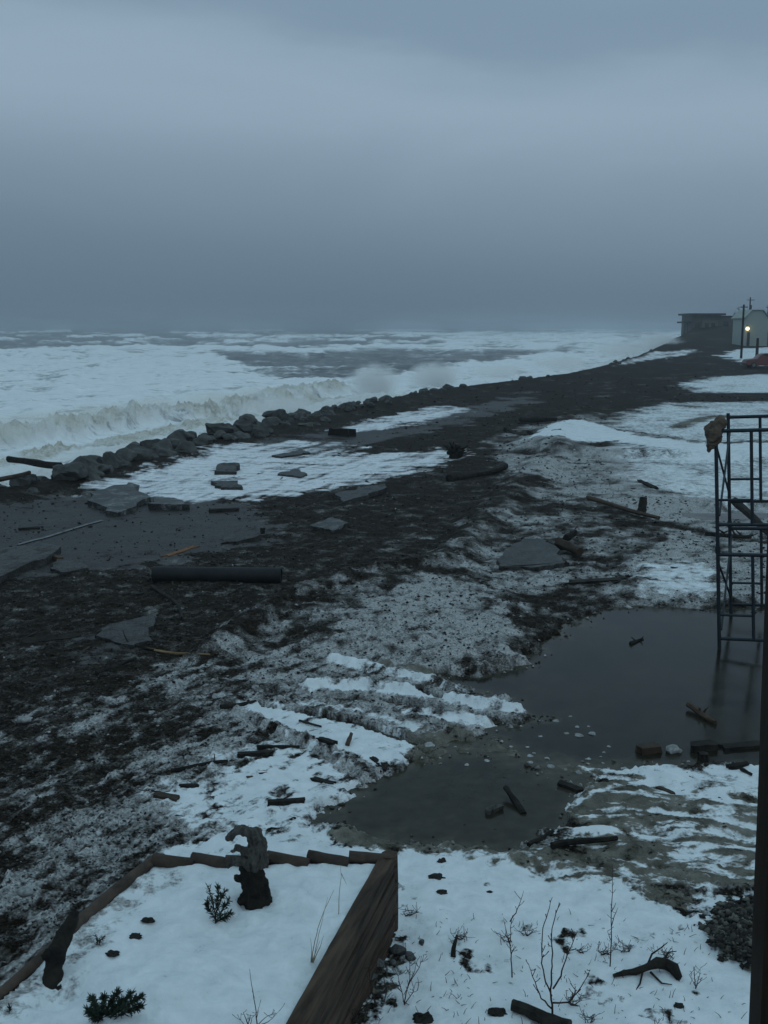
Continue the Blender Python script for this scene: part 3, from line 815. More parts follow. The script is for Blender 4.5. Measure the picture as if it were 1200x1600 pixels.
# ------------------------------------------------------------------ mesh builder
class MB:
    def __init__(self):
        self.v, self.f = [], []
    def add(self, vs, fs):
        o = len(self.v)
        self.v += [Vector(p) for p in vs]
        self.f += [tuple(o + i for i in f) for f in fs]
        return self
    def box(self, lo, hi, M=None):
        vs = [Vector((x, y, z)) for z in (lo[2], hi[2]) for y in (lo[1], hi[1]) for x in (lo[0], hi[0])]
        if M is not None:
            vs = [M @ p for p in vs]
        return self.add(vs, [(0, 2, 3, 1), (4, 5, 7, 6), (0, 1, 5, 4), (2, 6, 7, 3), (0, 4, 6, 2), (1, 3, 7, 5)])
    def tube(self, pts, rad, n=8, rough=0.0, seed=0, hollow=False):
        pts = [Vector(p) for p in pts]
        if not isinstance(rad, (list, tuple)):
            rad = [rad] * len(pts)
        vs, fs = [], []
        up = None
        for i, p in enumerate(pts):
            d = (pts[min(i + 1, len(pts) - 1)] - pts[max(i - 1, 0)]).normalized()
            if up is None:
                up = Vector((0, 0, 1)) if abs(d.z) < 0.9 else Vector((1, 0, 0))
            a = d.cross(up).normalized()
            b = a.cross(d).normalized()
            up = b
            for k in range(n):
                t = 2 * math.pi * k / n
                q = a * math.cos(t) + b * math.sin(t)
                r = rad[i]
                if rough:
                    r *= 1 + rough * mnoise.noise(Vector((q.x * 1.6 + seed * 7.1, q.y * 1.6 + i * 0.55, q.z * 1.6 + seed)))
                vs.append(p + q * r)
        m = len(pts)
        for i in range(m - 1):
            for k in range(n):
                fs.append((i * n + k, i * n + (k + 1) % n, (i + 1) * n + (k + 1) % n, (i + 1) * n + k))
        if hollow:
            o = len(vs)
            for i in (0, m - 1):
                for k in range(n):
                    vs.append(pts[i] + (vs[i * n + k] - pts[i]) * 0.84)
            d = (pts[-1] - pts[0]).normalized() * 0.25
            for i, sg in ((0, 1), (1, -1)):
                for k in range(n):
                    vs.append(vs[o + i * n + k] + d * sg)
            for k in range(n):
                k2 = (k + 1) % n
                fs += [(k2, k, o + k, o + k2), (o + k2, o + k, o + 2 * n + k, o + 2 * n + k2)]
                e = (m - 1) * n
                fs += [(e + k, e + k2, o + n + k2, o + n + k), (o + n + k, o + n + k2, o + 3 * n + k2, o + 3 * n + k)]
            fs += [tuple(o + 2 * n + k for k in range(n)), tuple(o + 3 * n + k for k in reversed(range(n)))]
        else:
            fs += [tuple(reversed(range(n))), tuple((m - 1) * n + k for k in range(n))]
        return self.add(vs, fs)
    def blob(self, c, r, rough=0.3, freq=1.2, seed=0, sub=3, cuts=0):
        bm = bmesh.new()
        bmesh.ops.create_icosphere(bm, subdivisions=sub, radius=1)
        rr = random.Random(seed)
        planes = [(Vector((rr.gauss(0, 1), rr.gauss(0, 1), rr.gauss(0, 1))).normalized(), rr.uniform(0.55, 0.85)) for _ in range(cuts)]
        vs = []
        for v in bm.verts:
            p = v.co.copy()
            for nrm, d in planes:
                h = p.dot(nrm) - d
                if h > 0:
                    p -= nrm * h * 0.92
            p *= 1 + rough * mnoise.fractal(v.co * freq + Vector((seed * 3.7, seed * 1.3, seed)), 1.0, 2.0, 4)
            vs.append(Vector((p.x * r[0], p.y * r[1], p.z * r[2])) + Vector(c))
        fs = [tuple(v.index for v in f.verts) for f in bm.faces]
        bm.free()
        return self.add(vs, fs)
    def prism(self, poly, z0, z1, M=None, jag=0.0, seed=0):
        rr = random.Random(seed)
        n = len(poly)
        lo = [Vector((x + rr.uniform(-jag, jag), y + rr.uniform(-jag, jag), z0)) for x, y in poly]
        hi = [Vector((x, y, z1 + rr.uniform(-jag, jag) * 0.3)) for x, y in poly]
        vs = lo + hi
        if M is not None:
            vs = [M @ p for p in vs]
        fs = [tuple(reversed(range(n))), tuple(range(n, 2 * n))] + [(i, (i + 1) % n, n + (i + 1) % n, n + i) for i in range(n)]
        return self.add(vs, fs)
    def build(self, name, mat, parent=None, loc=None, smooth=True, rot=None):
        me = bpy.data.meshes.new(name)
        loc = Vector(loc) if loc is not None else Vector((0, 0, 0))
        me.from_pydata([tuple(p - loc) for p in self.v], [], self.f)
        me.materials.append(mat)
        if smooth:
            me.polygons.foreach_set('use_smooth', [True] * len(me.polygons))
            me.set_sharp_from_angle(angle=R(42))
        me.update()
        o = bpy.data.objects.new(name, me)
        COL.objects.link(o)
        o.location = loc
        if parent is not None:
            o.parent = parent
        return o

def empty(name, loc, label, cat, group=None, rot=None):
    o = bpy.data.objects.new(name, None)
    o.empty_display_size = 0.2
    COL.objects.link(o)
    o.location = loc
    if rot: o.rotation_euler = rot
    return tag(o, label, cat, group)

def gp(u, v, dz=0.0):
    x, y = on_land(u, v)
    return Vector((x, y, H(x, y) + dz))

def px_m(u, v):                                    # metres that one photograph pixel spans at the ground there
    x, y = on_land(u, v)
    return (y * pc + CH * ps) / F

# ------------------------------------------------------------------ materials
M_ROCK = simple_mat('armour_rock', (0.018, 0.020, 0.019), (0.080, 0.084, 0.078), 2.2, 0.65, bump=0.6, bdist=0.05, spec=0.3)
M_DARK = simple_mat('wet_dark_wood', (0.006, 0.006, 0.0055), (0.034, 0.030, 0.024), 7, 0.75, (1, 1, 1), 0.9, 0.02, 0.12)
M_BROWN = simple_mat('brown_wood', (0.030, 0.020, 0.013), (0.075, 0.052, 0.034), 5, 0.75, bump=0.5, spec=0.2)
M_GREYWOOD = simple_mat('weathered_wood', (0.020, 0.019, 0.017), (0.13, 0.125, 0.11), 9, 0.8, (2.5, 2.5, 0.6), bump=1.0, bdist=0.035, spec=0.2)
M_PALE = simple_mat('split_pale_wood', (0.16, 0.105, 0.050), (0.30, 0.20, 0.10), 6, 0.75, spec=0.2)
M_ORANGE = simple_mat('orange_wood', (0.11, 0.05, 0.020), (0.20, 0.095, 0.038), 6, 0.7, spec=0.2)
M_SLAB = simple_mat('broken_asphalt', (0.012, 0.015, 0.017), (0.032, 0.037, 0.040), 5, 0.55, bump=0.4, bdist=0.012, spec=0.35)
def slab_material():
    m, nt = new_mat('broken_asphalt'); g = G(nt)
    p = g.obj()
    vc = g.n.new('ShaderNodeSeparateColor'); g.l.new(g.voro(p, 55, 'Color'), vc.inputs[0])
    c = g.mix(g.rng(g.noise(p, 4, 5, 0.65), .35, .65, 0, 1), (0.013, 0.0135, 0.013), (0.040, 0.041, 0.040))
    c = g.mix(g.math('MULTIPLY', g.math('GREATER_THAN', vc.outputs[0], .8), .6), c, (0.10, 0.098, 0.09))
    n = g.rng(g.noise(p, 2.6, 6, 0.7, .5), .5, .64, 0, 1)
    n = g.math('MULTIPLY', n, g.rng(g.noise(p, 22, 3, .6), .4, .6, .3, 1))
    c = g.mix(n, c, g.mix(g.rng(g.rnd(), .3, .7, 0, 1), (0.030, 0.025, 0.018), (0.26, 0.27, 0.27)))
    g.surf(c, g.rng(n, 0, 1, .5, .9), g.bump(g.noise(p, 30, 4, .7), .8, .02), .25)
    return m
M_SLAB = slab_material()
M_PIPE = simple_mat('black_pipe', (0.006, 0.007, 0.008), (0.014, 0.015, 0.016), 4, 0.6, bump=0.2, spec=0.25)
M_STEEL = simple_mat('dark_blue_steel', (0.007, 0.014, 0.019), (0.015, 0.026, 0.034), 8, 0.55, bump=0.15, bdist=0.003, spec=0.35, varied=0.1)
M_TWIG = simple_mat('twig_bark', (0.022, 0.016, 0.014), (0.060, 0.042, 0.034), 20, 0.8, spec=0.2)
M_NEEDLE = simple_mat('evergreen_needles', (0.010, 0.018, 0.012), (0.035, 0.055, 0.034), 12, 0.7, spec=0.2)
M_DRY = simple_mat('dry_stalks', (0.16, 0.13, 0.09), (0.34, 0.29, 0.20), 14, 0.8, spec=0.2)
M_SNOW = simple_mat('snow_clods', (0.16, 0.165, 0.16), (0.50, 0.52, 0.52), 3, 0.9, bump=0.5, bdist=0.02, spec=0.2)
M_CLOD = simple_mat('wet_earth', (0.010, 0.0095, 0.008), (0.035, 0.031, 0.025), 9, 0.8, bump=0.8, bdist=0.02, spec=0.2)
M_STONE = simple_mat('pebble', (0.020, 0.021, 0.021), (0.105, 0.108, 0.105), 7, 0.6, bump=0.2, spec=0.3, varied=0.6)
M_SACK = simple_mat('brown_sack', (0.070, 0.055, 0.042), (0.16, 0.13, 0.10), 9, 0.9, bump=0.7, bdist=0.02, spec=0.1)
M_BEDWOOD = simple_mat('bed_timber', (0.016, 0.011, 0.008), (0.095, 0.066, 0.047), 3.0, 0.8, (5, 0.5, 7), 0.9, 0.016, 0.15, rot=0.307)
M_LOGEND = simple_mat('edging_log', (0.030, 0.022, 0.017), (0.085, 0.062, 0.048), 6.0, 0.8, bump=0.6, bdist=0.01, spec=0.2)
M_POST = simple_mat('stained_post', (0.016, 0.010, 0.006), (0.042, 0.024, 0.014), 5.0, 0.75, (9, 9, 0.8), 0.5, 0.004, 0.2)

# ------------------------------------------------------------------ rock armour along the shore
rock_mesh = []
for i in range(10):
    mb = MB().blob((0, 0, 0), (0.62, 0.50, 0.42), 0.30, 1.1, 11 + i, 3, 20)
    o = mb.build('boulder', M_ROCK)
    o.data.set_sharp_from_angle(angle=R(22))
    rock_mesh.append(o.data)
    bpy.data.objects.remove(o)

def rock(x, y, z, s, rz, tilt, k, label, group=None):
    o = bpy.data.objects.new('boulder', rock_mesh[k % 10])
    COL.objects.link(o)
    o.location = (x, y, z)
    o.scale = (s, s * random.uniform(0.8, 1.15), s * random.uniform(0.75, 1.15))
    o.rotation_euler = (tilt, random.uniform(-0.3, 0.3), rz)
    return tag(o, label, 'boulder', group)

def shore_walk(step):
    for (ax, ay), (bx, by) in zip(SHORE_W[2:18], SHORE_W[3:19]):
        L = math.hypot(bx - ax, by - ay)
        dx, dy = (bx - ax) / L, (by - ay) / L
        t = 0.0
        while t < L:
            x, y = ax + dx * t, ay + dy * t
            yield x, y, -dy, dx
            t += step * max(1.0, y / 55)

NEAR = ('dark wet boulder in the rock line left of the leaning driftwood beam', 'boulders left of the driftwood beam')
MID = ('dark grey boulder in the rock line between the driftwood beam and the round boulder', 'boulders between the beam and the round boulder')
FARL = ('grey boulder in the far rock line beyond the upright round boulder', 'boulders beyond the round boulder')
VFAR = ('small dark boulder at the distant end of the rock line near the surf', 'distant boulders at the surf edge')
kk = 0
rr = random.Random(5)
for row, (off, s0, s1) in enumerate([(0.75, 0.6, 1.1), (-0.15, 0.7, 1.5), (-1.0, 0.8, 1.6), (-1.9, 0.8, 1.5)]):
    for x, y, nx, ny in shore_walk(0.95):
        if rr.random() < (0.08 if row else 0.25):
            continue
        oo = off + rr.uniform(-0.45, 0.45)
        x2, y2 = x + nx * -oo + rr.uniform(-.3, .3), y + ny * -oo + rr.uniform(-.3, .3)
        u = 600 + F * x2 / (y2 * pc + CH * ps)
        if u < -30 or y2 > 190:
            continue
        z = H(x2, y2)
        base = {0: -0.1, 1: 0.08, 2: 0.55, 3: 0.95}[row]
        if u > 780 and rr.random() < (u - 780) / 260:
            continue
        if u > 640 and mnoise.noise(Vector((x2 * .09, y2 * .09, 3))) < -0.02:
            continue
        sz = rr.uniform(s0, s1) * (1 if y2 < 50 else max(0.62, 1 - (y2 - 50) / 75)) * (0.62 if rr.random() < .3 else 1)
        if u < 120: sz *= 0.78
        lab, grp = NEAR if u < 90 else MID if u < 415 else FARL if u < 800 else VFAR
        rock(x2, y2, z + base * sz * 0.45 + rr.uniform(-.1, .12), sz, rr.uniform(0, 6.3), rr.uniform(-.35, .35), kk, lab, grp)
        kk += 1
n_rocks = kk
p = gp(433, 668); rock(p.x, p.y, p.z + 0.45, 1.25, 0.4, 0.15, 3, 'upright rounded boulder standing tallest above the rock line')
p = gp(112, 757); rock(p.x, p.y, p.z + 0.20, 1.05, 1.2, 0.1, 6, 'big pale grey boulder at the landward end of the driftwood beam')
p = gp(283, 702); rock(p.x, p.y, p.z + 0.35, 1.25, 2.2, -0.2, 1, 'broad black boulder leading the dark cluster beside the tan breaker')
p = gp(385, 680); rock(p.x, p.y, p.z + 0.40, 0.95, 0.2, 0.2, 8, 'small dark square boulder perched just left of the round boulder')
p = gp(345, 690); rock(p.x, p.y, p.z + 0.30, 1.4, 0.9, 0.0, 4, 'wide smooth grey boulder below the perched square boulder')

# ------------------------------------------------------------------ wood and slabs
def stick_mesh(a, b, r0, r1, bend=0.05, seed=0, n=7, seg=7, rough=0.35, sag=0.0):
    rs = random.Random(seed)
    a, b = Vector(a), Vector(b)
    L = (b - a).length
    off = [Vector((rs.uniform(-1, 1), rs.uniform(-1, 1), rs.uniform(-.4, .4))) * bend * L for _ in range(3)]
    pts, rad = [], []
    for i in range(seg + 1):
        t = i / seg
        w = math.sin(math.pi * t)
        w2 = math.sin(2 * math.pi * t)
        pts.append(a.lerp(b, t) + off[0] * w + off[1] * w2 * 0.5)
        rad.append(r0 + (r1 - r0) * t)
    return MB().tube(pts, rad, n, rough, seed)

def lay_stick(name, p1, p2, r, mat, label, cat, lift=(1.0, 1.0), taper=0.7, bend=0.04, seed=0, group=None, n=7, twigs=0, seg=7, rough=0.35):
    a, b = gp(*p1), gp(*p2)
    a.z = max(a.z, WATER_Z - 0.02) + r * lift[0]
    b.z = max(b.z, WATER_Z - 0.02) + r * lift[1]
    mb = stick_mesh(a, b, r, r * taper, bend, seed, n, seg, rough)
    rs = random.Random(seed + 99)
    for k in range(twigs):
        t = rs.uniform(0.25, 0.95)
        q = a.lerp(b, t)
        d = Vector((rs.uniform(-1, 1), rs.uniform(-1, 1), rs.uniform(0.1, 0.9))) * (b - a).length * rs.uniform(0.12, 0.3)
        m2 = stick_mesh(q, q + d, r * 0.5, r * 0.15, 0.12, seed + k, 5, 4)
        mb.add(m2.v, m2.f)
    return tag(mb.build(name, mat, loc=(a + b) / 2), label, cat, group)

def board_mesh(L, W, T, seed):
    """a broken board: uneven outline, splintered ends"""
    rs = random.Random(seed)
    top, bot = [], []
    n = 5
    e0 = [rs.uniform(-.10, .10) * L for _ in range(4)]
    e1 = [rs.uniform(-.10, .10) * L for _ in range(4)]
    out = []
    for i in range(4):
        out.append((-L / 2 + e0[i], -W / 2 + W * i / 3))
    for i in range(1, n):
        out.append((-L / 2 + L * i / n, W / 2 * rs.uniform(0.75, 1.1)))
    for i in range(4):
        out.append((L / 2 + e1[i], W / 2 - W * i / 3))
    for i in range(1, n):
        out.append((L / 2 - L * i / n, -W / 2 * rs.uniform(0.75, 1.1)))
    return MB().prism(list(reversed(out)), 0, T, None, T * 0.25, seed)

def lay_board(p1, p2, W, T, mat, label, tilt=0.0, lift=0.0, seed=0, name='broken_board', cat='board', group=None, pitch=0.0):
    a, b = gp(*p1), gp(*p2)
    a.z, b.z = max(a.z, WATER_Z), max(b.z, WATER_Z)
    d = b - a
    mb = board_mesh(d.length, W, T, seed)
    o = mb.build(name, mat)
    o.location = (a + b) / 2 + Vector((0, 0, lift - 0.01))
    o.rotation_euler = (tilt, pitch - math.atan2(d.z, math.hypot(d.x, d.y)), math.atan2(d.y, d.x))
    return tag(o, label, cat, group)

def slab(pts, T, label, rx=0.0, ry=0.0, lift=0.0, seed=0, mat=None, group=None):
    W = [gp(*p) for p in pts]
    c = sum(W, Vector()) / len(W)
    rs = random.Random(seed)
    out = []
    for i, p in enumerate(W):                     # rough the outline between the corners
        q = W[(i + 1) % len(W)]
        L = (q - p).length
        for t in (0.0, 0.2, 0.37, 0.55, 0.8):
            j = 0.03 * L if t == 0 else 0.065 * L
            e = p.lerp(q, t)
            out.append((e.x - c.x + rs.uniform(-j, j), e.y - c.y + rs.uniform(-j, j)))
    area = sum(x1 * y2 - x2 * y1 for (x1, y1), (x2, y2) in zip(out, out[1:] + out[:1]))
    if area < 0:
        out.reverse()
    mb = MB().prism(out, 0, T, None, T * 0.2, seed)
    o = mb.build('asphalt_slab', mat or M_SLAB, smooth=False)
    o.location = (c.x, c.y, c.z + lift * 0.7 - T * 0.35)
    o.rotation_euler = (rx * 0.8, ry * 0.8, 0)
    return tag(o, label, 'slab', group)

slab([(138, 793), (150, 778), (205, 766), (238, 785), (180, 808)], 0.20, 'broad heaved asphalt slab with a dark lifted edge beside the wash', 0.03, 0.04, 0.10, 1)
slab([(236, 797), (240, 783), (275, 782), (297, 797)], 0.16, 'smaller asphalt slab butting the broad heaved slab on its right', -0.05, 0.02, 0.05, 2)
slab([(526, 776), (600, 763), (603, 768), (536, 788)], 0.14, 'flat rectangular asphalt slab at the lower edge of the foam wash', 0.03, 0.0, 0.04, 3)
slab([(-90, 880), (60, 858), (98, 866), (0, 910), (-80, 940)], 0.15, 'large asphalt sheet with a dark undercut edge at the left of the road', 0.02, -0.02, 0.06, 4)
slab([(150, 1000), (170, 984), (240, 972), (238, 1006), (205, 1012)], 0.10, 'thin tilted asphalt slab just above the pale-ended branch', 0.06, 0.02, 0.03, 5)
slab([(778, 890), (792, 868), (815, 858), (845, 857), (870, 868), (880, 886), (840, 890)], 0.12, 'domed dark slab with a black shadowed lip among the slush', 0.10, 0.0, 0.12, 6)
slab([(336, 742), (345, 734), (372, 733), (370, 742)], 0.22, 'small grey slab sticking up in the middle of the foam wash', 0.1, 0.05, 0.04, 7)
slab([(330, 758), (372, 757), (380, 766), (345, 766)], 0.14, 'long low slab near the bottom edge of the foam wash', 0.05, 0, 0.02, 8)
slab([(434, 743), (462, 736), (480, 743), (470, 747)], 0.10, 'thin dark slab in the foam left of the rectangular slab', 0.03, 0, 0.03, 9)
slab([(424, 714), (470, 706), (484, 710), (440, 716)], 0.10, 'flat slab awash in the upper part of the foam', 0.02, 0, 0.02, 10)
slab([(78, 892), (90, 880), (132, 880), (138, 890), (100, 897)], 0.09, 'small asphalt plate lying right of the large undercut sheet', 0.05, 0.03, 0.02, 11)
slab([(345, 852), (365, 840), (416, 834), (400, 846)], 0.16, 'long asphalt piece tipped on edge above the black pipe', 0.16, 0, 0.06, 12)
slab([(318, 915), (345, 905), (375, 907), (380, 914)], 0.08, 'low asphalt flake half buried beside the black pipe', 0.02, 0, -0.10, 13)
slab([(485, 826), (520, 815), (545, 822), (520, 832)], 0.10, 'dark asphalt plate alone on the gravel bank in mid road', 0.06, 0.02, 0.02, 14)

# the thick black pipe
a, b = gp(240, 908), gp(440, 910)
a.z += 0.14; b.z += 0.14
d = (b - a)
mb = MB().tube([a + d * t for t in (0, .25, .5, .75, 1)], 0.155, 20, 0, 0, True)
tag(mb.build('pipe', M_PIPE, loc=(a + b) / 2), 'long thick black pipe lying on the dark gravel', 'pipe')

lay_stick('branch', (150, 998), (240, 1017), 0.028, M_DARK, 'dark crooked branch leading into the pale-ended one on the gravel', 'branch', seed=21, twigs=2)
lay_stick('branch', (228, 1014), (328, 1030), 0.024, M_PALE, 'thin pale split branch lying across the dark gravel', 'branch', taper=0.5, seed=22)
lay_stick('stick', (238, 922), (284, 966), 0.035, M_DARK, 'dark stick slanting on the gravel just below the black pipe', 'stick', seed=23)
lay_stick('stick', (150, 1056), (212, 1030), 0.03, M_DARK, 'dark thin stick crossing below the pale split branch', 'stick', seed=24)
lay_board((258, 870), (304, 856), 0.16, 0.03, M_ORANGE, 'short orange-brown plank on the asphalt above the black pipe', seed=25)
lay_board((38, 1003), (122, 992), 0.16, 0.05, M_DARK, 'dark board lying flat at the far left of the gravel', seed=26, tilt=0.3)
lay_board((70, 872), (96, 878), 0.16, 0.12, M_BROWN, 'small brown block against the large undercut asphalt sheet', seed=27)
lay_board((330, 800), (375, 798), 0.18, 0.10, M_DARK, 'dark plank on the asphalt under the end of the foam', seed=28)
lay_board((30, 828), (60, 826), 0.14, 0.06, M_DARK, 'short dark board on the asphalt beside the white road line', seed=29)
lay_stick('log', (790, 733), (702, 752), 0.105, M_DARK, 'long dark drift log with a blunt wet butt end', 'log', taper=1.25, seed=30, n=10, lift=(1.0, 0.9))
lay_stick('log', (815, 660), (868, 667), 0.17, M_DARK, 'short thick black log at the head of the snow ridge', 'log', seed=31, n=9)
lay_stick('log', (790, 676), (826, 690), 0.14, M_DARK, 'curved dark log below the short thick one', 'log', seed=311, n=8, bend=0.15)
lay_stick('pole', (918, 786), (1030, 812), 0.065, M_BROWN, 'long brown pole lying across the slush left of the scaffold', 'pole', seed=32, n=9, bend=0.02, lift=(2.2, 1.0))
lay_stick('post', (1002, 802), (1004, 800), 0.13, M_DARK, 'dark stub standing beside the long brown pole', 'post', seed=33, lift=(0.2, 3.2), taper=0.8)
lay_board((780, 889), (880, 884), 0.22, 0.07, M_DARK, 'black plank lying along the foot of the domed slab', seed=34, tilt=-0.3)
lay_stick('log', (872, 858), (906, 870), 0.13, M_BROWN, 'stubby brown log end right of the domed slab', 'log', seed=35, n=9)
lay_stick('driftwood', (884, 856), (898, 852), 0.09, M_DARK, 'dark root knob on top of the stubby brown log', 'driftwood', seed=351, lift=(2.5, 3.2))
lay_board((885, 913), (976, 908), 0.22, 0.05, M_DARK, 'flat dark plank half sunk in the slush above the pond', seed=36)
lay_board((1000, 752), (1026, 766), 0.10, 0.10, M_DARK, 'small dark stake lying on the grey snow', seed=37, tilt=0.6)
lay_stick('beam', (96, 744), (14, 736), 0.13, M_DARK, 'dark driftwood beam jutting out over the rocks towards the surf', 'beam', lift=(3.2, 4.0), taper=0.9, bend=0.01, seed=38, n=8)
lay_stick('pole', (-30, 783), (48, 768), 0.09, M_BROWN, 'reddish drift pole lying along the boulders at the left edge', 'pole', lift=(3.0, 4.5), seed=39)
lay_board((519, 679), (549, 681), 0.45, 0.34, M_DARK, 'dark square timber block on the wet road by the rocks', seed=40)
lay_stick('stick', (345, 1112), (400, 1098), 0.035, M_DARK, 'dark stick at the head of the tyre tracks', 'stick', seed=41, lift=(2.5, 3.0))
lay_board((374, 1183), (418, 1178), 0.10, 0.06, M_DARK, 'splintered dark board at the left edge of the lower snow patch', seed=42)
lay_stick('stick', (402, 1172), (468, 1166), 0.032, M_DARK, 'straight dark stick lying against the tyre track', 'stick', seed=43)
lay_stick('stick', (268, 1206), (356, 1192), 0.026, M_DARK, 'long thin stick across the dirty slush', 'stick', seed=44, twigs=2)
lay_board((282, 1231), (312, 1226), 0.07, 0.03, M_DARK, 'dark sliver lying above the brown chip on the dirty snow', seed=45)
lay_board((242, 1242), (278, 1250), 0.11, 0.04, M_BROWN, 'brown wood chip on the dirty snow left of the pond', seed=46)
lay_board((420, 1259), (477, 1254), 0.07, 0.05, M_DARK, 'dark narrow board on the snow above the carved stump', seed=47)
lay_stick('stick', (468, 1127), (502, 1139), 0.018, M_DARK, 'slim dark stick on the clean snow between the ruts', 'stick', seed=48)
lay_board((500, 1157), (524, 1169), 0.08, 0.04, M_DARK, 'dark chip on the clean snow beside the tyre track', seed=49)
lay_stick('stick', (543, 1168), (549, 1158), 0.03, M_BROWN, 'short brown peg standing in the clean snow patch', 'stick', seed=50, lift=(0.5, 3.0))
lay_board((582, 1185), (602, 1199), 0.07, 0.03, M_DARK, 'dark chip at the pond end of the clean snow patch', seed=51)
lay_board((488, 1216), (520, 1224), 0.08, 0.03, M_DARK, 'dark flake near the end of the wide tyre track', seed=52)
lay_stick('stick', (818, 1262), (790, 1234), 0.04, M_DARK, 'dark stick poking slantwise out of the small pond', 'stick', seed=53, lift=(0.2, 3.0))
lay_stick('stick', (826, 1316), (864, 1301), 0.030, M_DARK, 'dark stick at the lower bank of the small pond', 'stick', seed=54)
lay_stick('pole', (862, 1330), (964, 1317), 0.035, M_DARK, 'long thin dark pole on the muddy ice', 'pole', seed=55)
lay_board((873, 1216), (908, 1229), 0.10, 0.05, M_DARK, 'dark board at the right bank of the small pond', seed=56)
lay_board((1000, 1168), (1026, 1164), 0.16, 0.09, M_BROWN, 'brown square block standing in the edge of the flood water', seed=57)
lay_board((1080, 1164), (1118, 1160), 0.16, 0.09, M_DARK, 'large dark block in the flood water right of the brown one', seed=58)
lay_board((1092, 1178), (1106, 1178), 0.10, 0.09, M_DARK, 'dark upright chunk in front of the large dark block', seed=59)
lay_stick('branch', (1076, 1100), (1118, 1124), 0.045, M_BROWN, 'broken branch with snow on it out in the flood water', 'branch', seed=60, twigs=3, lift=(2.0, 1.0))
lay_board((1128, 1162), (1190, 1156), 0.16, 0.05, M_DARK, 'dark flat board afloat beside the building post', seed=61)
lay_board((1138, 1200), (1168, 1196), 0.08, 0.05, M_DARK, 'dark board on the snow just above the forked chip', seed=62)
lay_stick('branch', (1158, 1205), (1174, 1213), 0.025, M_DARK, 'forked dark chip on the snow by the building post', 'branch', seed=63, twigs=2)
lay_board((1028, 1225), (1052, 1238), 0.06, 0.03, M_BROWN, 'reddish brown splinter on the snow streaks', seed=64)
lay_stick('log', (1146, 812), (1204, 842), 0.11, M_DARK, 'dark log leaning among the scaffold legs', 'log', lift=(4.5, 1.0), seed=65, n=8)
lay_stick('branch', (1104, 838), (1172, 852), 0.06, M_DARK, 'tangled dark branch lying behind the scaffold legs', 'branch', seed=66, twigs=6, lift=(1.5, 2.0))
lay_board((700, 1108), (722, 1108), 0.05, 0.03, M_BROWN, 'tiny brown scrap on the snow ridges by the water', seed=67)
lay_stick('branch', (985, 1000), (1005, 993), 0.03, M_DARK, 'dark twig floating in the flood water left of the scaffold', 'branch', seed=68, twigs=2)
lay_board((762, 1262), (782, 1254), 0.08, 0.06, M_GREYWOOD, 'grey lump of wood floating in the small pond', seed=69)

# the upturned root wad on the road
p = gp(712, 716)
mb = MB().blob(p + Vector((0, 0, 0.22)), (0.30, 0.26, 0.26), 0.5, 1.8, 4, 3)
rs = random.Random(12)
for k in range(11):
    t = k / 11 * 6.28
    q = p + Vector((0, 0, 0.24))
    e = q + Vector((math.cos(t) * rs.uniform(.35, .6), math.sin(t) * .4, rs.uniform(-.15, .45)))
    m2 = stick_mesh(q, e, 0.09, 0.025, 0.12, 40 + k, 6, 5)
    mb.add(m2.v, m2.f)
tag(mb.build('root_wad', M_DARK, loc=p), 'black upturned root wad sitting at the end of the foam wash', 'stump')

# the white line painted on the road
PL = [(28, 851), (90, 834), (160, 814)]
q = [gp(*a) for a in PL]
mb = MB()
vs, fs = [], []
nl = 16
for i in range(nl + 1):
    t = i / nl * (len(q) - 1)
    k = min(int(t), len(q) - 2)
    c_ = q[k].lerp(q[k + 1], t - k)
    d_ = (q[k + 1] - q[k]); d_.z = 0; d_.normalize()
    s_ = Vector((-d_.y, d_.x, 0)) * 0.055
    for e in (c_ - s_, c_ + s_):
        vs.append((e.x, e.y, H(e.x, e.y) + 0.022))
for i in range(nl):
    fs.append((2 * i, 2 * i + 2, 2 * i + 3, 2 * i + 1))
M_LINE = simple_mat('worn_road_paint', (0.035, 0.038, 0.04), (0.20, 0.21, 0.22), 9, 0.7, bump=0.1)
tag(MB().add(vs, fs).build('road_line', M_LINE), kind='structure')

# ------------------------------------------------------------------ scattered scraps, stones, clods
board_v = []
for i in range(8):
    o = board_mesh(1.0, 0.22 + 0.05 * (i % 3), 0.07, 300 + i).build('wood_scrap', M_DARK if i % 4 else M_BROWN)
    board_v.append(o.data); bpy.data.objects.remove(o)
stone_v = []
for i in range(6):
    o = MB().blob((0, 0, 0), (0.5, 0.42, 0.3), 0.25, 1.2, 500 + i, 2, 5).build('stone', M_STONE)
    stone_v.append(o.data); bpy.data.objects.remove(o)

def scatter(n, name, meshes, region, smin, smax, label, cat, group, seed, sink=0.15, ok=None):
    rs = random.Random(seed)
    us, vs_ = [p[0] for p in region], [p[1] for p in region]
    k = tries = 0
    while k < n and tries < n * 40:
        tries += 1
        u, v = rs.uniform(min(us), max(us)), rs.uniform(min(vs_), max(vs_))
        ins = False
        for i in range(len(region)):
            (ax, ay), (bx, by) = region[i], region[(i + 1) % len(region)]
            if (ay > v) != (by > v) and u < (bx - ax) * (v - ay) / (by - ay) + ax:
                ins = not ins
        if not ins:
            continue
        x, y = on_land(round(u, 2), round(v, 2))
        if ok and not ok(x, y):
            continue
        z = max(H(x, y), WATER_Z)
        s = px_m(round(u, 2), round(v, 2)) * (smin + (smax - smin) * rs.random() ** 2.2)
        o = bpy.data.objects.new(name, meshes[rs.randrange(len(meshes))])
        COL.objects.link(o)
        o.location = (x, y, z - sink * s * 0.3)
        o.scale = (s, s * rs.uniform(.7, 1.1), s * rs.uniform(.6, 1.0))
        o.rotation_euler = (rs.uniform(-.25, .25), rs.uniform(-.2, .2), rs.uniform(0, 6.28))
        tag(o, label, cat, group)
        k += 1

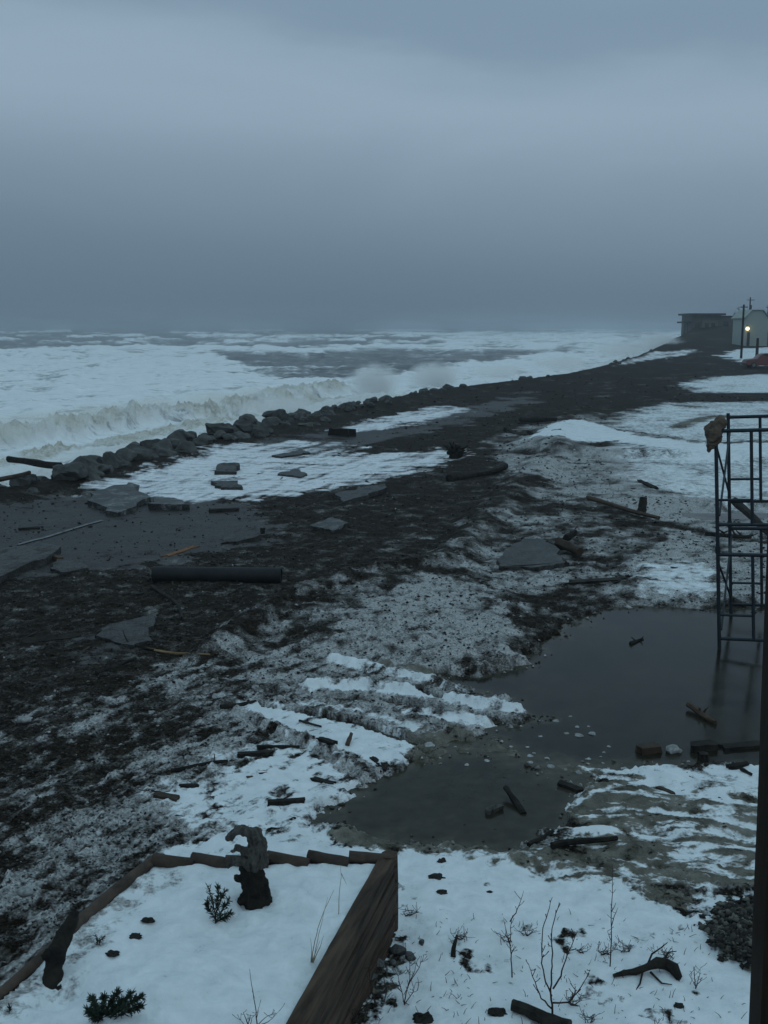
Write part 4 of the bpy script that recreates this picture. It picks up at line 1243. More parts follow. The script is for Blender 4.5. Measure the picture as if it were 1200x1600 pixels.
ROADG = [(20, 900), (300, 800), (560, 775), (720, 690), (860, 620), (1000, 600), (960, 640), (860, 720), (760, 800), (690, 880), (430, 940), (300, 1030), (60, 1090), (0, 1000)]
scatter(60, 'wood_scrap', board_v, ROADG, 9, 30, 'dark wood scrap strewn over the gravel of the washed-out road', 'wood scrap', 'wood scraps on the gravel road', 1)
scatter(40, 'wood_scrap', board_v, [(760, 780), (900, 720), (1090, 760), (1110, 900), (960, 920), (820, 960), (720, 900)], 9, 28, 'dark wood scrap in the grey slush left of the scaffold', 'wood scrap', 'wood scraps in the upper slush', 2, ok=lambda x, y: H(x, y) > WATER_Z)
scatter(34, 'wood_scrap', board_v, [(40, 1180), (260, 1120), (460, 1190), (540, 1250), (420, 1300), (200, 1330), (20, 1400)], 7, 22, 'dark wood scrap on the dirty slush above the raised bed', 'wood scrap', 'wood scraps above the raised bed', 3)
scatter(24, 'wood_scrap', board_v, [(760, 1200), (960, 1210), (1160, 1200), (1160, 1350), (900, 1345), (700, 1320)], 6, 18, 'dark wood scrap frozen into the muddy ice below the pond', 'wood scrap', 'wood scraps in the muddy ice', 4)
scatter(26, 'wood_scrap', board_v, [(480, 1010), (820, 1000), (820, 940), (700, 900), (540, 960)], 6, 16, 'dark wood scrap on the grey slush mound beside the pond', 'wood scrap', 'wood scraps on the slush mound', 5)
scatter(30, 'wood_scrap', board_v, [(560, 770), (640, 640), (900, 590), (1080, 560), (1120, 570), (900, 680), (780, 720)], 6, 18, 'small dark scrap lying on the far stretch of road', 'wood scrap', 'scraps on the far road', 6)
scatter(16, 'wood_scrap', board_v, [(330, 720), (520, 690), (700, 640), (700, 715), (500, 760), (300, 775)], 6, 16, 'dark scrap lying in the white foam wash on the road', 'wood scrap', 'scraps in the foam wash', 7)
scatter(90, 'stone', stone_v, ROADG, 3, 10, 'loose grey stone on the gravel of the washed-out road', 'stone', 'stones on the gravel road', 8)
scatter(70, 'stone', stone_v, [(0, 1090), (300, 1030), (420, 1000), (480, 1040), (330, 1100), (220, 1200), (60, 1330), (0, 1400)], 4, 11, 'grey stone in the slushy gravel at the left foreground', 'stone', 'stones in the slushy gravel', 9)
snow_v = []
for i in range(5):
    o = MB().blob((0, 0, 0), (0.5, 0.45, 0.34), 0.35, 1.5, 700 + i, 2, 3).build('ice_chunk', M_SNOW)
    snow_v.append(o.data); bpy.data.objects.remove(o)
scatter(40, 'ice_chunk', snow_v, [(640, 1080), (840, 1090), (1010, 1160), (1100, 1180), (900, 1215), (760, 1190), (600, 1180)], 6, 20, 'small dirty ice chunk at the edge of the flood water', 'ice chunk', 'ice chunks along the pond edge', 10)
scatter(30, 'ice_chunk', snow_v, [(20, 1130), (200, 1060), (380, 1020), (500, 1050), (360, 1110), (200, 1180)], 6, 20, 'pale ice chunk mixed into the gravel left of the ruts', 'ice chunk', 'ice chunks left of the ruts', 11)
p = gp(38, 1128); o = bpy.data.objects.new('ice_chunk', snow_v[0]); COL.objects.link(o); o.location = p + Vector((0, 0, .04)); o.scale = (.2, .16, .14)
tag(o, 'brightest lone white ice chunk on the dark gravel at far left', 'ice chunk')
p = gp(45, 1396); o = bpy.data.objects.new('ice_chunk', snow_v[2]); COL.objects.link(o); o.location = p + Vector((0, 0, .03)); o.scale = (.22, .16, .12)
tag(o, 'flat grey ice lump just outside the sloping log rail', 'ice chunk')
for (u, v, lab) in [(872, 1155, 'pale ice lump'), ]:
    pass
p = gp(1052, 1166); o = bpy.data.objects.new('ice_chunk', snow_v[1]); COL.objects.link(o); o.location = (p.x, p.y, WATER_Z + .03); o.scale = (.2, .17, .2)
tag(o, 'grey ice lump between the brown block and the large dark block', 'ice chunk')

def litter(name, n, region_uv, wfun, smin, smax, mat, seed, zoff=0.3):
    """countless small bits of ground cover in one object"""
    rs = np.random.default_rng(seed)
    u = rs.uniform(region_uv[0], region_uv[1], n * 3); v = region_uv[2] + (region_uv[3] - region_uv[2]) * rs.random(n * 3) ** 0.9
    a, b = (u - 600) / F, (800 - v) / F
    t = CH / -(-ps + b * pc)
    x, y = a * t, (pc + b * ps) * t
    th, d = np.arctan2(x, y), np.hypot(x, y)
    i = np.clip(np.searchsorted(G_TH, th), 0, len(G_TH) - 1); j = np.clip(np.searchsorted(G_D, d), 0, len(G_D) - 1)
    w = wfun({k: G_W[k][j, i] for k in G_W}, x, y)
    sel = np.nonzero(rs.random(n * 3) < w)[0][:n]
    x, y, d = x[sel], y[sel], d[sel]
    z = np.maximum(G_Z[j[sel], i[sel]], WATER_Z)
    m = len(sel)
    s = (d / F * 1.2 + 0.004) * (smin + (smax - smin) * rs.random(m) ** 2.5)
    base = np.array([(1, 0, 0), (0, 1, 0), (-1, 0, 0), (0, -1, 0), (0, 0, .8), (0, 0, -.6)], float)
    V = base[None] * rs.uniform(0.6, 1.2, (m, 6, 1)) + rs.normal(0, .14, (m, 6, 3))
    V[:, :4, 2] += rs.normal(0, .2, (m, 4))
    ang = rs.uniform(0, 6.28, m)
    ca, sa = np.cos(ang)[:, None], np.sin(ang)[:, None]
    st = rs.uniform(.6, 1.3, (m, 1))
    X = (V[..., 0] * ca - V[..., 1] * sa * st) * s[:, None] + x[:, None]
    Y = (V[..., 0] * sa + V[..., 1] * ca * st) * s[:, None] + y[:, None]
    Z = V[..., 2] * s[:, None] * 0.8 + (z + zoff * s * 0.5)[:, None]
    co = np.stack([X, Y, Z], -1).reshape(-1, 3)
    tri = np.array([(0, 1, 4), (1, 2, 4), (2, 3, 4), (3, 0, 4), (1, 0, 5), (2, 1, 5), (3, 2, 5), (0, 3, 5)])
    f = (tri[None] + (np.arange(m) * 6)[:, None, None]).reshape(-1, 3)
    me = bpy.data.meshes.new(name)
    me.vertices.add(len(co)); me.vertices.foreach_set('co', co.astype(np.float32).ravel())
    me.loops.add(len(f) * 3); me.loops.foreach_set('vertex_index', f.astype(np.int32).ravel())
    me.polygons.add(len(f))
    me.polygons.foreach_set('loop_start', (np.arange(len(f)) * 3).astype(np.int32))
    me.polygons.foreach_set('loop_total', np.full(len(f), 3, np.int32))
    me.update(calc_edges=True)
    a_ = me.attributes.new('tone', 'FLOAT', 'POINT')
    a_.data.foreach_set('value', np.repeat(rs.random(m), 6).astype(np.float32))
    me.materials.append(mat)
    o = bpy.data.objects.new(name, me); COL.objects.link(o)
    return tag(o, kind='stuff')

def litter_mat(name, lo, hi, power, rough):
    m, nt = new_mat(name); g = G(nt)
    c = g.mix(g.math('POWER', g.attr('tone'), power), lo, hi)
    g.surf(c, rough, None, 0.25)
    return m
litter('gravel', 16000, (-60, 1260, 590, 1480), lambda w, x, y: np.clip(1 - w['snow'] * 4 - w['foam'] * 2 - w['asph'] * 0.7 - w['slush'] * 0.5 - w['mud'], 0, 1) * (1 - w['wet']) * (bed_inside(x, y) < -0.03) * (shore_dist(x, y) > 1.5), 0.7, 2.4, litter_mat('gravel_bits', (0.011, 0.0095, 0.0075), (0.13, 0.12, 0.105), 4.5, 0.7), 3)
litter('slush_crumbs', 9000, (-60, 1260, 660, 1460), lambda w, x, y: np.clip(w['slush'] * 1.2 - 0.25, 0, 1) * np.clip(1 - 2.5 * w['snow'], 0, 1) * (1 - w['wet']) * (1 - w['dirt']) * (bed_inside(x, y) < -0.05) * (1 - w['mud']) * (shore_dist(x, y) > 4), 0.8, 2.8, litter_mat('slush_bits', (0.09, 0.09, 0.087), (0.40, 0.41, 0.41), 1.4, 0.9), 4)
litter('gravel', 2600, (1080, 1300, 1395, 1560), lambda w, x, y: w['dirt'], 1.5, 5.5, litter_mat('heap_bits', (0.012, 0.011, 0.009), (0.14, 0.135, 0.11), 3.0, 0.7), 5)
litter('slush_floes', 900, (480, 1260, 940, 1330), lambda w, x, y: (w['wet'] > .1) * (w['wet'] < .75) * (0.2 + 0.8 * (w['wet'] < .5)), 0.8, 4.0, litter_mat('floe_bits', (0.05, 0.046, 0.036), (0.45, 0.46, 0.45), 2.2, 0.8), 6, zoff=0.5)

# ------------------------------------------------------------------ the raised bed of timber and logs
bedr = empty('raised_bed', (-0.9, 6.6, 0), 'timber raised garden bed full of snow in the foreground', 'garden bed')
def bpart(mb, name, mat, label=None):
    o = mb.build(name, mat)
    o.location = -Vector(bedr.location)
    o.parent = bedr
    if label: o['label'] = label
    return o
def beam_between(a, b, w, h, seed, n=14, rough=0.006):
    """a sawn timber: slightly uneven faces"""
    a, b = Vector(a), Vector(b)
    d = (b - a); d.z = 0; d.normalize()
    s = Vector((-d.y, d.x, 0))
    rs = random.Random(seed)
    vs, fs = [], []
    for i in range(n + 1):
        c = a.lerp(b, i / n)
        for (p, q) in ((-1, -1), (-.92, -1), (.92, -1), (1, -1), (1, -.85), (1, .85), (1, 1), (.9, 1.0), (-.9, 1.0), (-1, 1), (-1, .85), (-1, -.85)):
            k = 0.93 if abs(p) == 1 and abs(q) == 1 else 1
            vs.append(c + s * (p * k * w / 2) + Vector((0, 0, q * k * h / 2)) + Vector((rs.uniform(-1, 1), rs.uniform(-1, 1), rs.uniform(-1, 1))) * rough)
    m = 12
    for i in range(n):
        for k in range(m):
            fs.append((i * m + k, i * m + (k + 1) % m, (i + 1) * m + (k + 1) % m, (i + 1) * m + k))
    fs += [tuple(reversed(range(m))), tuple(n * m + k for k in range(m))]
    return MB().add(vs, fs)
c1, c2 = Vector((-0.05, 8.50, 0)), Vector((-1.23, 4.0, 0))
dirv = (c2 - c1).normalized(); outv = Vector((-dirv.y, dirv.x, 0))
if outv.x < 0: outv = -outv
zt = BED_Z + 0.055
for i in range(6):
    h = 0.125
    z = zt - h / 2 - i * (h + 0.004)
    off = outv * (0.075 + 0.012 * ((i * 37) % 3 - 1))
    bpart(beam_between(c1 + off + dirv * (-0.02 + 0.015 * (i % 2)) + Vector((0, 0, z)), c2 + off + Vector((0, 0, z)), 0.135, h, 60 + i), 'timber', M_BEDWOOD)
bpart(beam_between(c1 + outv * 0.045 + dirv * -0.075 + Vector((0, 0, -0.2)), c1 + outv * 0.046 + dirv * -0.0749 + Vector((0, 0, -0.19)), 0.12, 0.2, 90, 2) if False else MB().tube([c1 + outv * 0.075 + dirv * -0.09 + Vector((0, 0, z)) for z in (-0.15, 0.2, 0.45, zt + 0.012)], [0.075, 0.073, 0.074, 0.070], 12, 0.08, 5), 'corner_post', M_BEDWOOD)
# back edging logs, each lapping the next, seen from right to left
def bp(u, v, z):
    x, y = on_plane(u, v, z)
    return Vector((x, y, z))
for i, (a, b, r) in enumerate([((545, 1338), (612, 1343), .046), ((481, 1337), (545, 1349), .050), ((417, 1338), (483, 1350), .050), ((352, 1344), (420, 1349), .044), ((299, 1341), (356, 1350), .050), ((238, 1344), (302, 1350), .052)]):
    A_, B_ = bp(*a, zt + 0.0), bp(*b, zt - 0.03)
    pts = [A_.lerp(B_, t) for t in (0, .2, .4, .6, .8, 1)]
    bpart(MB().tube(pts, [r, r * 1.02, r, r * .98, r, r * .95], 12, 0.12, 20 + i), 'edging_log', M_LOGEND)
    # what holds the log up: a lower course of logs
    pts2 = [p + Vector((0, 0.02, -0.11)) for p in pts]
    bpart(MB().tube(pts2, r * 1.15, 10, 0.12, 40 + i), 'edging_log', M_LOGEND)
    pts3 = [p + Vector((0, 0.03, -0.26)) for p in pts]
    bpart(MB().tube(pts3, r * 1.9, 10, 0.12, 60 + i), 'edging_log', M_LOGEND)
# the sloping rail on the left
RAIL = [(244, 1343), (205, 1372), (168, 1402), (130, 1436), (90, 1474), (50, 1510), (10, 1545), (-60, 1610)]
rp = [bp(u, v, BED_Z + 0.03 - 0.006 * i) for i, (u, v) in enumerate(RAIL)]
bpart(MB().tube(rp, [.044, .046, .048, .050, .042, .038, .036, .036], 12, 0.15, 80), 'edging_rail', M_LOGEND, 'long sloping log along the left edge of the bed')
rp2 = [p + Vector((-0.02, 0, -0.11)) for p in rp]
bpart(MB().tube(rp2, .075, 10, 0.12, 81), 'edging_rail', M_LOGEND)
rp3 = [p + Vector((-0.03, 0, -0.30)) for p in rp]
bpart(MB().tube(rp3, .14, 10, 0.10, 82), 'edging_rail', M_LOGEND)

# ------------------------------------------------------------------ the carved-looking driftwood stump
def vp(u, v, y, j=0.0, seed=0):
    return at_dist(u, v, y + j)
SY0 = bp(395, 1408, BED_Z).y
st = empty('driftwood_stump', bp(395, 1408, BED_Z - .02), 'gnarled upright driftwood stump with a hooked grey top standing in the snow of the bed', 'stump')
rough_tex = bpy.data.textures.new('wood_roughness', 'CLOUDS'); rough_tex.noise_scale = 0.055; rough_tex.noise_depth = 3
def roughen(o, k):
    d = o.modifiers.new('rough', 'DISPLACE'); d.texture = rough_tex; d.texture_coords = 'LOCAL'; d.strength = k; d.mid_level = 0.5
def spart(mb, name, mat):
    o = mb.build(name, mat)
    o.location = -Vector(st.location)
    o.parent = st
    m = o.modifiers.new('remesh', 'REMESH'); m.mode = 'VOXEL'; m.voxel_size = 0.008; m.use_smooth_shade = True
    roughen(o, 0.050)
    return o
mb = MB()
mb.tube([vp(403, 1425, SY0), vp(402, 1405, SY0), vp(399, 1380, SY0), vp(393, 1357, SY0), vp(394, 1335, SY0)], [.112, .108, .102, .098, .08], 16, 0.42, 7)
mb.tube([vp(430, 1418, SY0, -.06), vp(414, 1408, SY0, -.04), vp(404, 1392, SY0)], [.02, .045, .05], 8, 0.4, 9)
mb.tube([vp(368, 1371, SY0, -.03), vp(379, 1373, SY0), vp(388, 1378, SY0)], [.030, .035, .04], 8, 0.4, 10)
mb.tube([vp(376, 1412, SY0, -.05), vp(384, 1400, SY0, -.05), vp(392, 1384, SY0, -.04)], [.03, .04, .03], 8, 0.4, 15)
spart(mb, 'trunk', M_DARK)
mb = MB()
mb.tube([vp(401, 1352, SY0), vp(402, 1333, SY0), vp(401, 1316, SY0, .01), vp(396, 1303, SY0), vp(383, 1297, SY0, -.02), vp(370, 1300, SY0, -.03), vp(361, 1306, SY0, -.03), vp(355, 1313, SY0, -.03)], [.085, .075, .066, .060, .042, .033, .030, .016], 12, 0.32, 11)
mb.tube([vp(397, 1335, SY0, -.02), vp(380, 1329, SY0, -.05), vp(370, 1325, SY0, -.05), vp(361, 1331, SY0, -.05)], [.042, .032, .024, .010], 9, 0.35, 12)
mb.tube([vp(395, 1347, SY0, -.03), vp(376, 1346, SY0, -.06), vp(364, 1346, SY0, -.07), vp(355, 1353, SY0, -.07)], [.045, .036, .034, .016], 9, 0.35, 13)
mb.tube([vp(400, 1350, SY0, -.06), vp(388, 1352, SY0, -.09), vp(378, 1348, SY0, -.09)], [.06, .045, .03], 9, 0.35, 14)
mb.blob(vp(402, 1338, SY0, -.03), (.075, .075, .10), .35, 2.2, 3, 3)
spart(mb, 'hooked_top', M_GREYWOOD)

# the forked driftwood post by the rail
PY = bp(82, 1540, BED_Z - 0.06).y
fp = empty('driftwood_post', bp(82, 1545, BED_Z - .1), 'dark leaning forked driftwood post propping the log rail at the left edge of the bed', 'post')
def fpart(mb, name, mat):
    o = mb.build(name, mat); o.location = -Vector(fp.location); o.parent = fp
    m = o.modifiers.new('remesh', 'REMESH'); m.mode = 'VOXEL'; m.voxel_size = 0.010; m.use_smooth_shade = True
    roughen(o, 0.035)
    return o
mb = MB().tube([vp(80, 1560, PY), vp(82, 1530, PY), vp(84, 1508, PY, .02), vp(90, 1485, PY, .08), vp(102, 1458, PY, .16), vp(114, 1436, PY, .24), vp(120, 1424, PY, .28)], [.085, .07, .062, .066, .055, .044, .024], 12, 0.2, 30)
mb.tube([vp(86, 1500, PY, .02), vp(72, 1490, PY), vp(64, 1496, PY, -.03)], [.045, .04, .022], 8, 0.3, 31)
fpart(mb, 'trunk', M_DARK)
mb = MB().tube([vp(100, 1540, PY, -.04), vp(88, 1548, PY, -.03), vp(62, 1552, PY, -.05)], [.03, .05, .035], 8, 0.3, 32)
fpart(mb, 'root', M_DARK)

# ------------------------------------------------------------------ plants
def plant(name, stems, y0, label, cat, mat, r, depth=0.12, seed=0, group=None, twigs=0, needles=None, z0=None):
    """stems: polylines seen from the window, given depth about the plant's root"""
    rs = random.Random(seed)
    u0, v0 = stems[0][0]
    root = at_dist(u0, v0, y0)
    t = empty(name, root, label, cat, group)
    nb = MB()
    for k, pl in enumerate(stems):
        mb = MB()
        dj = rs.uniform(-depth, depth)
        n = len(pl)
        pts = [at_dist(u, v, y0 + dj * i / max(n - 1, 1) + (rs.uniform(-.01, .01) if i else 0)) for i, (u, v) in enumerate(pl)]
        fine = []
        for a, b in zip(pts[:-1], pts[1:]):
            for q in range(3):
                fine.append(a.lerp(b, q / 3) + Vector((rs.uniform(-1, 1), rs.uniform(-1, 1), rs.uniform(-1, 1))) * r * (0.5 if fine else 0))
        fine.append(pts[-1])
        m = len(fine)
        mb.tube(fine, [r * (1 - 0.72 * i / (m - 1)) * (1 if k == 0 else .8) for i in range(m)], 6, 0.25, seed + k)
        for q in range(twigs):
            i = rs.randrange(m // 3, m)
            d = Vector((rs.uniform(-1, 1), rs.uniform(-1, 1), rs.uniform(.2, 1))).normalized() * rs.uniform(.02, .075)
            mb.tube([fine[i], fine[i] + d * .6, fine[i] + d + Vector((0, 0, .008))], [r * .4, r * .3, r * .45], 5, 0.2, q)
        o = mb.build('stem', mat); o.location = -root; o.parent = t
        if needles:
            cnt, ln, wd = needles
            L = len(fine)
            for q in range(cnt):
                f = rs.uniform(0.08, 1) * (L - 1.001)
                i = int(f)
                p = fine[i].lerp(fine[i + 1], f - i)
                ax = (fine[i + 1] - fine[i]).normalized()
                d = (Vector((rs.gauss(0, 1), rs.gauss(0, 1), rs.gauss(0, 1))).normalized() + ax * .9).normalized() * ln * rs.uniform(.6, 1.15)
                s = d.cross(Vector((rs.gauss(0, 1), rs.gauss(0, 1), rs.gauss(0, 1)))).normalized() * wd
                nb.add([p - s, p + s, p + d * .7 + s * .9, p + d, p + d * .7 - s * .9], [(0, 1, 2, 3, 4)])
    if needles:
        o = nb.build('foliage', M_NEEDLE, smooth=False); o.location = -root; o.parent = t
    return t

yb = bp(338, 1446, BED_Z + .03).y
plant('evergreen_seedling', [[(336, 1447), (337, 1430), (331, 1405), (325, 1385)], [(337, 1430), (345, 1405), (352, 1392)], [(338, 1440), (352, 1432), (360, 1426)], [(337, 1420), (341, 1400), (340, 1386)], [(338, 1443), (350, 1418), (358, 1406)], [(336, 1435), (327, 1422), (324, 1408)]],
      yb, 'small upright evergreen seedling in the snow beside the stump', 'seedling', M_TWIG, .006, .10, 1, needles=(120, .045, .003))
yb = bp(165, 1592, BED_Z + .03).y
plant('evergreen_bush', [[(160, 1597), (168, 1575), (178, 1558), (185, 1548)], [(160, 1597), (150, 1572), (142, 1558)], [(165, 1592), (190, 1572), (205, 1552)], [(165, 1593), (200, 1570), (222, 1556)], [(160, 1597), (140, 1582)], [(163, 1590), (176, 1578), (196, 1560)], [(170, 1595), (200, 1580), (220, 1572)], [(158, 1596), (160, 1575), (163, 1555)], [(160, 1597), (148, 1586), (136, 1578)], [(168, 1590), (188, 1578), (206, 1570)]],
      yb, 'spreading low evergreen bush half buried in the bed snow near the bottom edge', 'bush', M_TWIG, .007, .16, 2, needles=(260, .045, .0034))
yb = bp(155, 1478, BED_Z).y
plant('evergreen_sprig', [[(153, 1478), (152, 1468), (149, 1461)], [(153, 1478), (158, 1468), (162, 1464)]], yb, 'tiny evergreen sprig alone on the snow slope right of the forked post', 'sprig', M_TWIG, .004, .04, 3, needles=(30, .03, .003))
yb = bp(14, 1597, BED_Z - .1).y
plant('evergreen_sprig', [[(14, 1600), (16, 1588), (14, 1574)], [(14, 1600), (24, 1588), (30, 1580)], [(14, 1600), (4, 1588), (0, 1580)]], yb, 'small evergreen tuft in the bottom left corner below the forked post', 'sprig', M_TWIG, .004, .05, 4, needles=(60, .04, .003))
for i, (u, v, lab) in enumerate([(176, 1492, 'dead brown leaf clump on the bed snow right of the tiny sprig'), (232, 1443, 'dark scrap of leaf litter on the bed snow in line with the seedling'), (212, 1465, 'brown leaf litter streak below the dark scrap of leaf litter')]):
    p = bp(u, v, BED_Z + .02); p.z = H(p.x, p.y) + .012
    tag(MB().blob(p, (.045, .03, .016), .5, 2.2, 50 + i, 3).build('leaf_litter', M_CLOD, loc=p), lab, 'leaf litter')
yb = bp(490, 1503, BED_Z).y
plant('dry_stalks', [[(486, 1506), (490, 1480), (497, 1450), (508, 1420), (522, 1390)], [(488, 1506), (500, 1480), (506, 1462)], [(486, 1505), (487, 1485), (485, 1466)], [(489, 1506), (496, 1470), (503, 1440), (512, 1402)], [(487, 1506), (492, 1490), (500, 1470)]],
      yb, 'pale dry grass stalks leaning in the bed snow by the timber wall', 'dry stalks', M_DRY, .0045, .10, 5)
yb = bp(530, 1432, BED_Z).y
plant('dry_stalk', [[(529, 1432), (530, 1400), (533, 1370), (532, 1352)], [(533, 1365), (538, 1375), (542, 1382)]], yb, 'single thin dry stalk near the back edging logs of the bed', 'dry stalks', M_DRY, .0035, .05, 6)
yb = bp(400, 1598, BED_Z + .03).y
plant('twig', [[(402, 1604), (400, 1580), (395, 1550), (390, 1514)], [(401, 1590), (404, 1578)], [(397, 1560), (394, 1548)]], yb, 'thin bare twig rising from the bed snow at the bottom edge', 'twig', M_TWIG, .0042, .05, 7)
plant('grass_tuft', [[(388, 1604), (384, 1590), (380, 1582)], [(390, 1604), (394, 1590), (402, 1582)], [(388, 1604), (390, 1588)], [(400, 1604), (414, 1590), (430, 1582)], [(385, 1604), (376, 1594)], [(402, 1604), (420, 1596), (436, 1580)]], yb - .05, 'dark tuft of dead grass at the foot of the thin bare twig', 'grass tuft', M_TWIG, .004, .08, 8, twigs=3)

def gy(u, v):
    return on_land(u, v)[1]
plant('bare_sapling', [[(864, 1604), (862, 1570), (861, 1545), (862, 1520), (863, 1490), (862, 1460), (866, 1435), (874, 1410)], [(862, 1556), (853, 1535), (847, 1505), (846, 1480), (849, 1450), (856, 1425), (863, 1402)], [(864, 1545), (876, 1525), (884, 1500), (893, 1478), (902, 1456)], [(862, 1576), (846, 1560), (836, 1535), (826, 1507)], [(864, 1567), (888, 1566), (902, 1552), (912, 1534), (922, 1516)], [(890, 1565), (900, 1548)]],
      gy(864, 1592), 'tallest bare sapling with five forked stems in the snow by the dark driftwood', 'sapling', M_TWIG, .0085, .14, 11, twigs=5)
plant('bare_sapling', [[(800, 1527), (799, 1500), (797, 1475), (798, 1450), (801, 1430)], [(797, 1440), (806, 1426), (812, 1412), (818, 1392)], [(798, 1478), (792, 1462), (787, 1436)], [(799, 1490), (804, 1478)]],
      gy(800, 1527), 'slim two-branched bare sapling left of the tallest one', 'sapling', M_TWIG, .0062, .08, 12, twigs=3)
plant('bare_sapling', [[(953, 1512), (955, 1480), (955, 1450), (955, 1420), (957, 1395), (957, 1365), (957, 1350)], [(955, 1425), (962, 1412)], [(955, 1470), (949, 1455)], [(955, 1448), (960, 1430), (966, 1418)]],
      gy(953, 1512), 'single straight reddish bare whip right of the tallest sapling', 'sapling', M_TWIG, .0052, .05, 13, twigs=3)
plant('bare_shrub', [[(632, 1570), (634, 1550), (640, 1535), (648, 1518), (652, 1500)], [(632, 1570), (628, 1548), (622, 1525), (616, 1512)], [(634, 1555), (640, 1530), (640, 1505), (634, 1490)], [(640, 1535), (655, 1512), (660, 1500)], [(632, 1570), (645, 1550), (650, 1535)], [(628, 1550), (618, 1540)]],
      gy(632, 1572), 'small branching bare shrub in the snow beside the timber wall', 'shrub', M_TWIG, .005, .12, 14, twigs=6)
plant('bare_shrub', [[(586, 1570), (580, 1545), (578, 1525), (576, 1512)], [(590, 1575), (582, 1550), (580, 1530)], [(600, 1565), (604, 1548), (600, 1530), (596, 1515)]],
      gy(590, 1572), 'thin dark twiggy shrub between the branching shrub and the timber wall', 'shrub', M_TWIG, .005, .10, 15, twigs=4)
plant('bare_shrub', [[(545, 1604), (558, 1585), (572, 1570), (582, 1562)], [(548, 1604), (552, 1588), (550, 1575)], [(560, 1604), (566, 1590), (568, 1580)], [(540, 1604), (552, 1592), (566, 1586)]],
      gy(552, 1600), 'leaning twiggy shrub at the bottom edge beside the wall foot', 'shrub', M_TWIG, .0055, .12, 16, twigs=5)
plant('bare_shrub', [[(1087, 1545), (1085, 1525), (1084, 1510)], [(1087, 1545), (1093, 1525), (1095, 1512)], [(1086, 1540), (1078, 1525)], [(1087, 1540), (1096, 1532)]],
      gy(1087, 1545), 'small leafless shrub right of the dark driftwood branch', 'shrub', M_TWIG, .004, .08, 17, twigs=5)
for i, (u, v, n_, lab) in enumerate([(723, 1470, 8, 'greyish dead weed clump in the snow near the standing peg'), (826, 1463, 6, 'dark weed tuft between the slim sapling and the tallest one'), (792, 1472, 5, 'dark weed tuft at the foot of the slim sapling'),
                                   (946, 1492, 7, 'dark weed tuft at the foot of the straight whip'), (975, 1488, 7, 'long dark weed tuft right of the straight whip'), (905, 1490, 5, 'faint weed tuft between the tallest sapling and the whip'),
                                   (640, 1432, 5, 'small weed by the corner of the timber wall'), (900, 1572, 6, 'weed tuft at the right of the tallest sapling base'), (920, 1598, 6, 'weed tuft at the bottom edge below the driftwood'), (1045, 1498, 8, 'reddish weed spray above the dark driftwood branch')]):
    rs = random.Random(900 + i)
    stems = [[(u + rs.uniform(-8, 8), v), (u + rs.uniform(-14, 14), v - rs.uniform(4, 8)), (u + rs.uniform(-22, 22), v - rs.uniform(4, 16))] for _ in range(n_)]
    plant('weed_tuft', stems, gy(u, v), lab, 'weed', M_TWIG, .0045, .06, 900 + i, twigs=3)

# stubble of dead grass poking through the foreground snow
rs = random.Random(321)
mb = MB()
for k in range(420):
    u, v = (rs.uniform(500, 1160), rs.uniform(1425, 1640)) if k < 260 else (rs.gauss(rs.choice([600, 640, 720, 905, 960, 1040, 1075]), 16), rs.gauss(rs.choice([1470, 1500, 1530, 1560, 1585]), 9))
    x, y = on_land(round(u, 1), round(v, 1))
    if bed_inside(np.array([x]), np.array([y]))[0] > -0.14 or v < 1425:
        continue
    p0 = Vector((x, y, H(x, y) - .01))
    L_ = rs.uniform(.02, .09)
    d = Vector((rs.uniform(-1, 1), rs.uniform(-1, 1), rs.uniform(.3, 1.4))).normalized() * L_
    mb.tube([p0, p0 + d * .6, p0 + d + Vector((rs.uniform(-.01, .01), 0, -.004))], [.0026, .0022, .0012], 4)
tag(mb.build('dead_grass', M_TWIG), kind='stuff')

# driftwood and clods on the foreground snow
p = gp(1010, 1525)
dw = empty('driftwood_branch', p, 'dark heavy driftwood branch with forked roots lying on the foreground snow', 'driftwood')
mb = MB()
def fg(u, v, h):
    q = gp(u, v); q.z += h
    return q
mb.tube([fg(958, 1530, .015), fg(975, 1528, .025), fg(992, 1527, .03), fg(1010, 1524, .05), fg(1026, 1520, .07), fg(1040, 1519, .06), fg(1052, 1524, .05), fg(1061, 1534, .02)], [.012, .018, .024, .028, .044, .036, .040, .024], 14, .75, 3)
o = mb.build('trunk', M_DARK); o.location = -p; o.parent = dw
mb = MB()
for k, pl in enumerate([[(1010, 1523, .05), (1018, 1512, .10), (1032, 1502, .10), (1042, 1494, .11)], [(1030, 1520, .07), (1045, 1510, .11), (1056, 1505, .10)], [(1004, 1526, .03), (1000, 1538, .01), (994, 1544, 0)], [(1016, 1526, .03), (1034, 1538, .015), (1050, 1540, .01)], [(1044, 1520, .06), (1052, 1531, .03), (1062, 1536, .01)]]):
    mb.tube([fg(*q) for q in pl], ([.010, .007, .005, .003] if len(pl) == 4 else [.010, .006, .003]), 7, .4, k)
o = mb.build('root', M_DARK); o.location = -p; o.parent = dw
a, b = fg(800, 1580, .05), fg(890, 1612, .04)
tag(stick_mesh(a, b, .045, .055, .04, 71, 10, 8).build('log', M_DARK, loc=(a + b) / 2), 'dark log crossing the foot of the tallest sapling at the bottom edge', 'log')
a, b = fg(708, 1498, .0), fg(714, 1482, .10)
tag(stick_mesh(a, b, .022, .012, .05, 72, 8, 5).build('peg', M_DARK, loc=a), 'short dark wooden peg standing in the snow', 'peg')
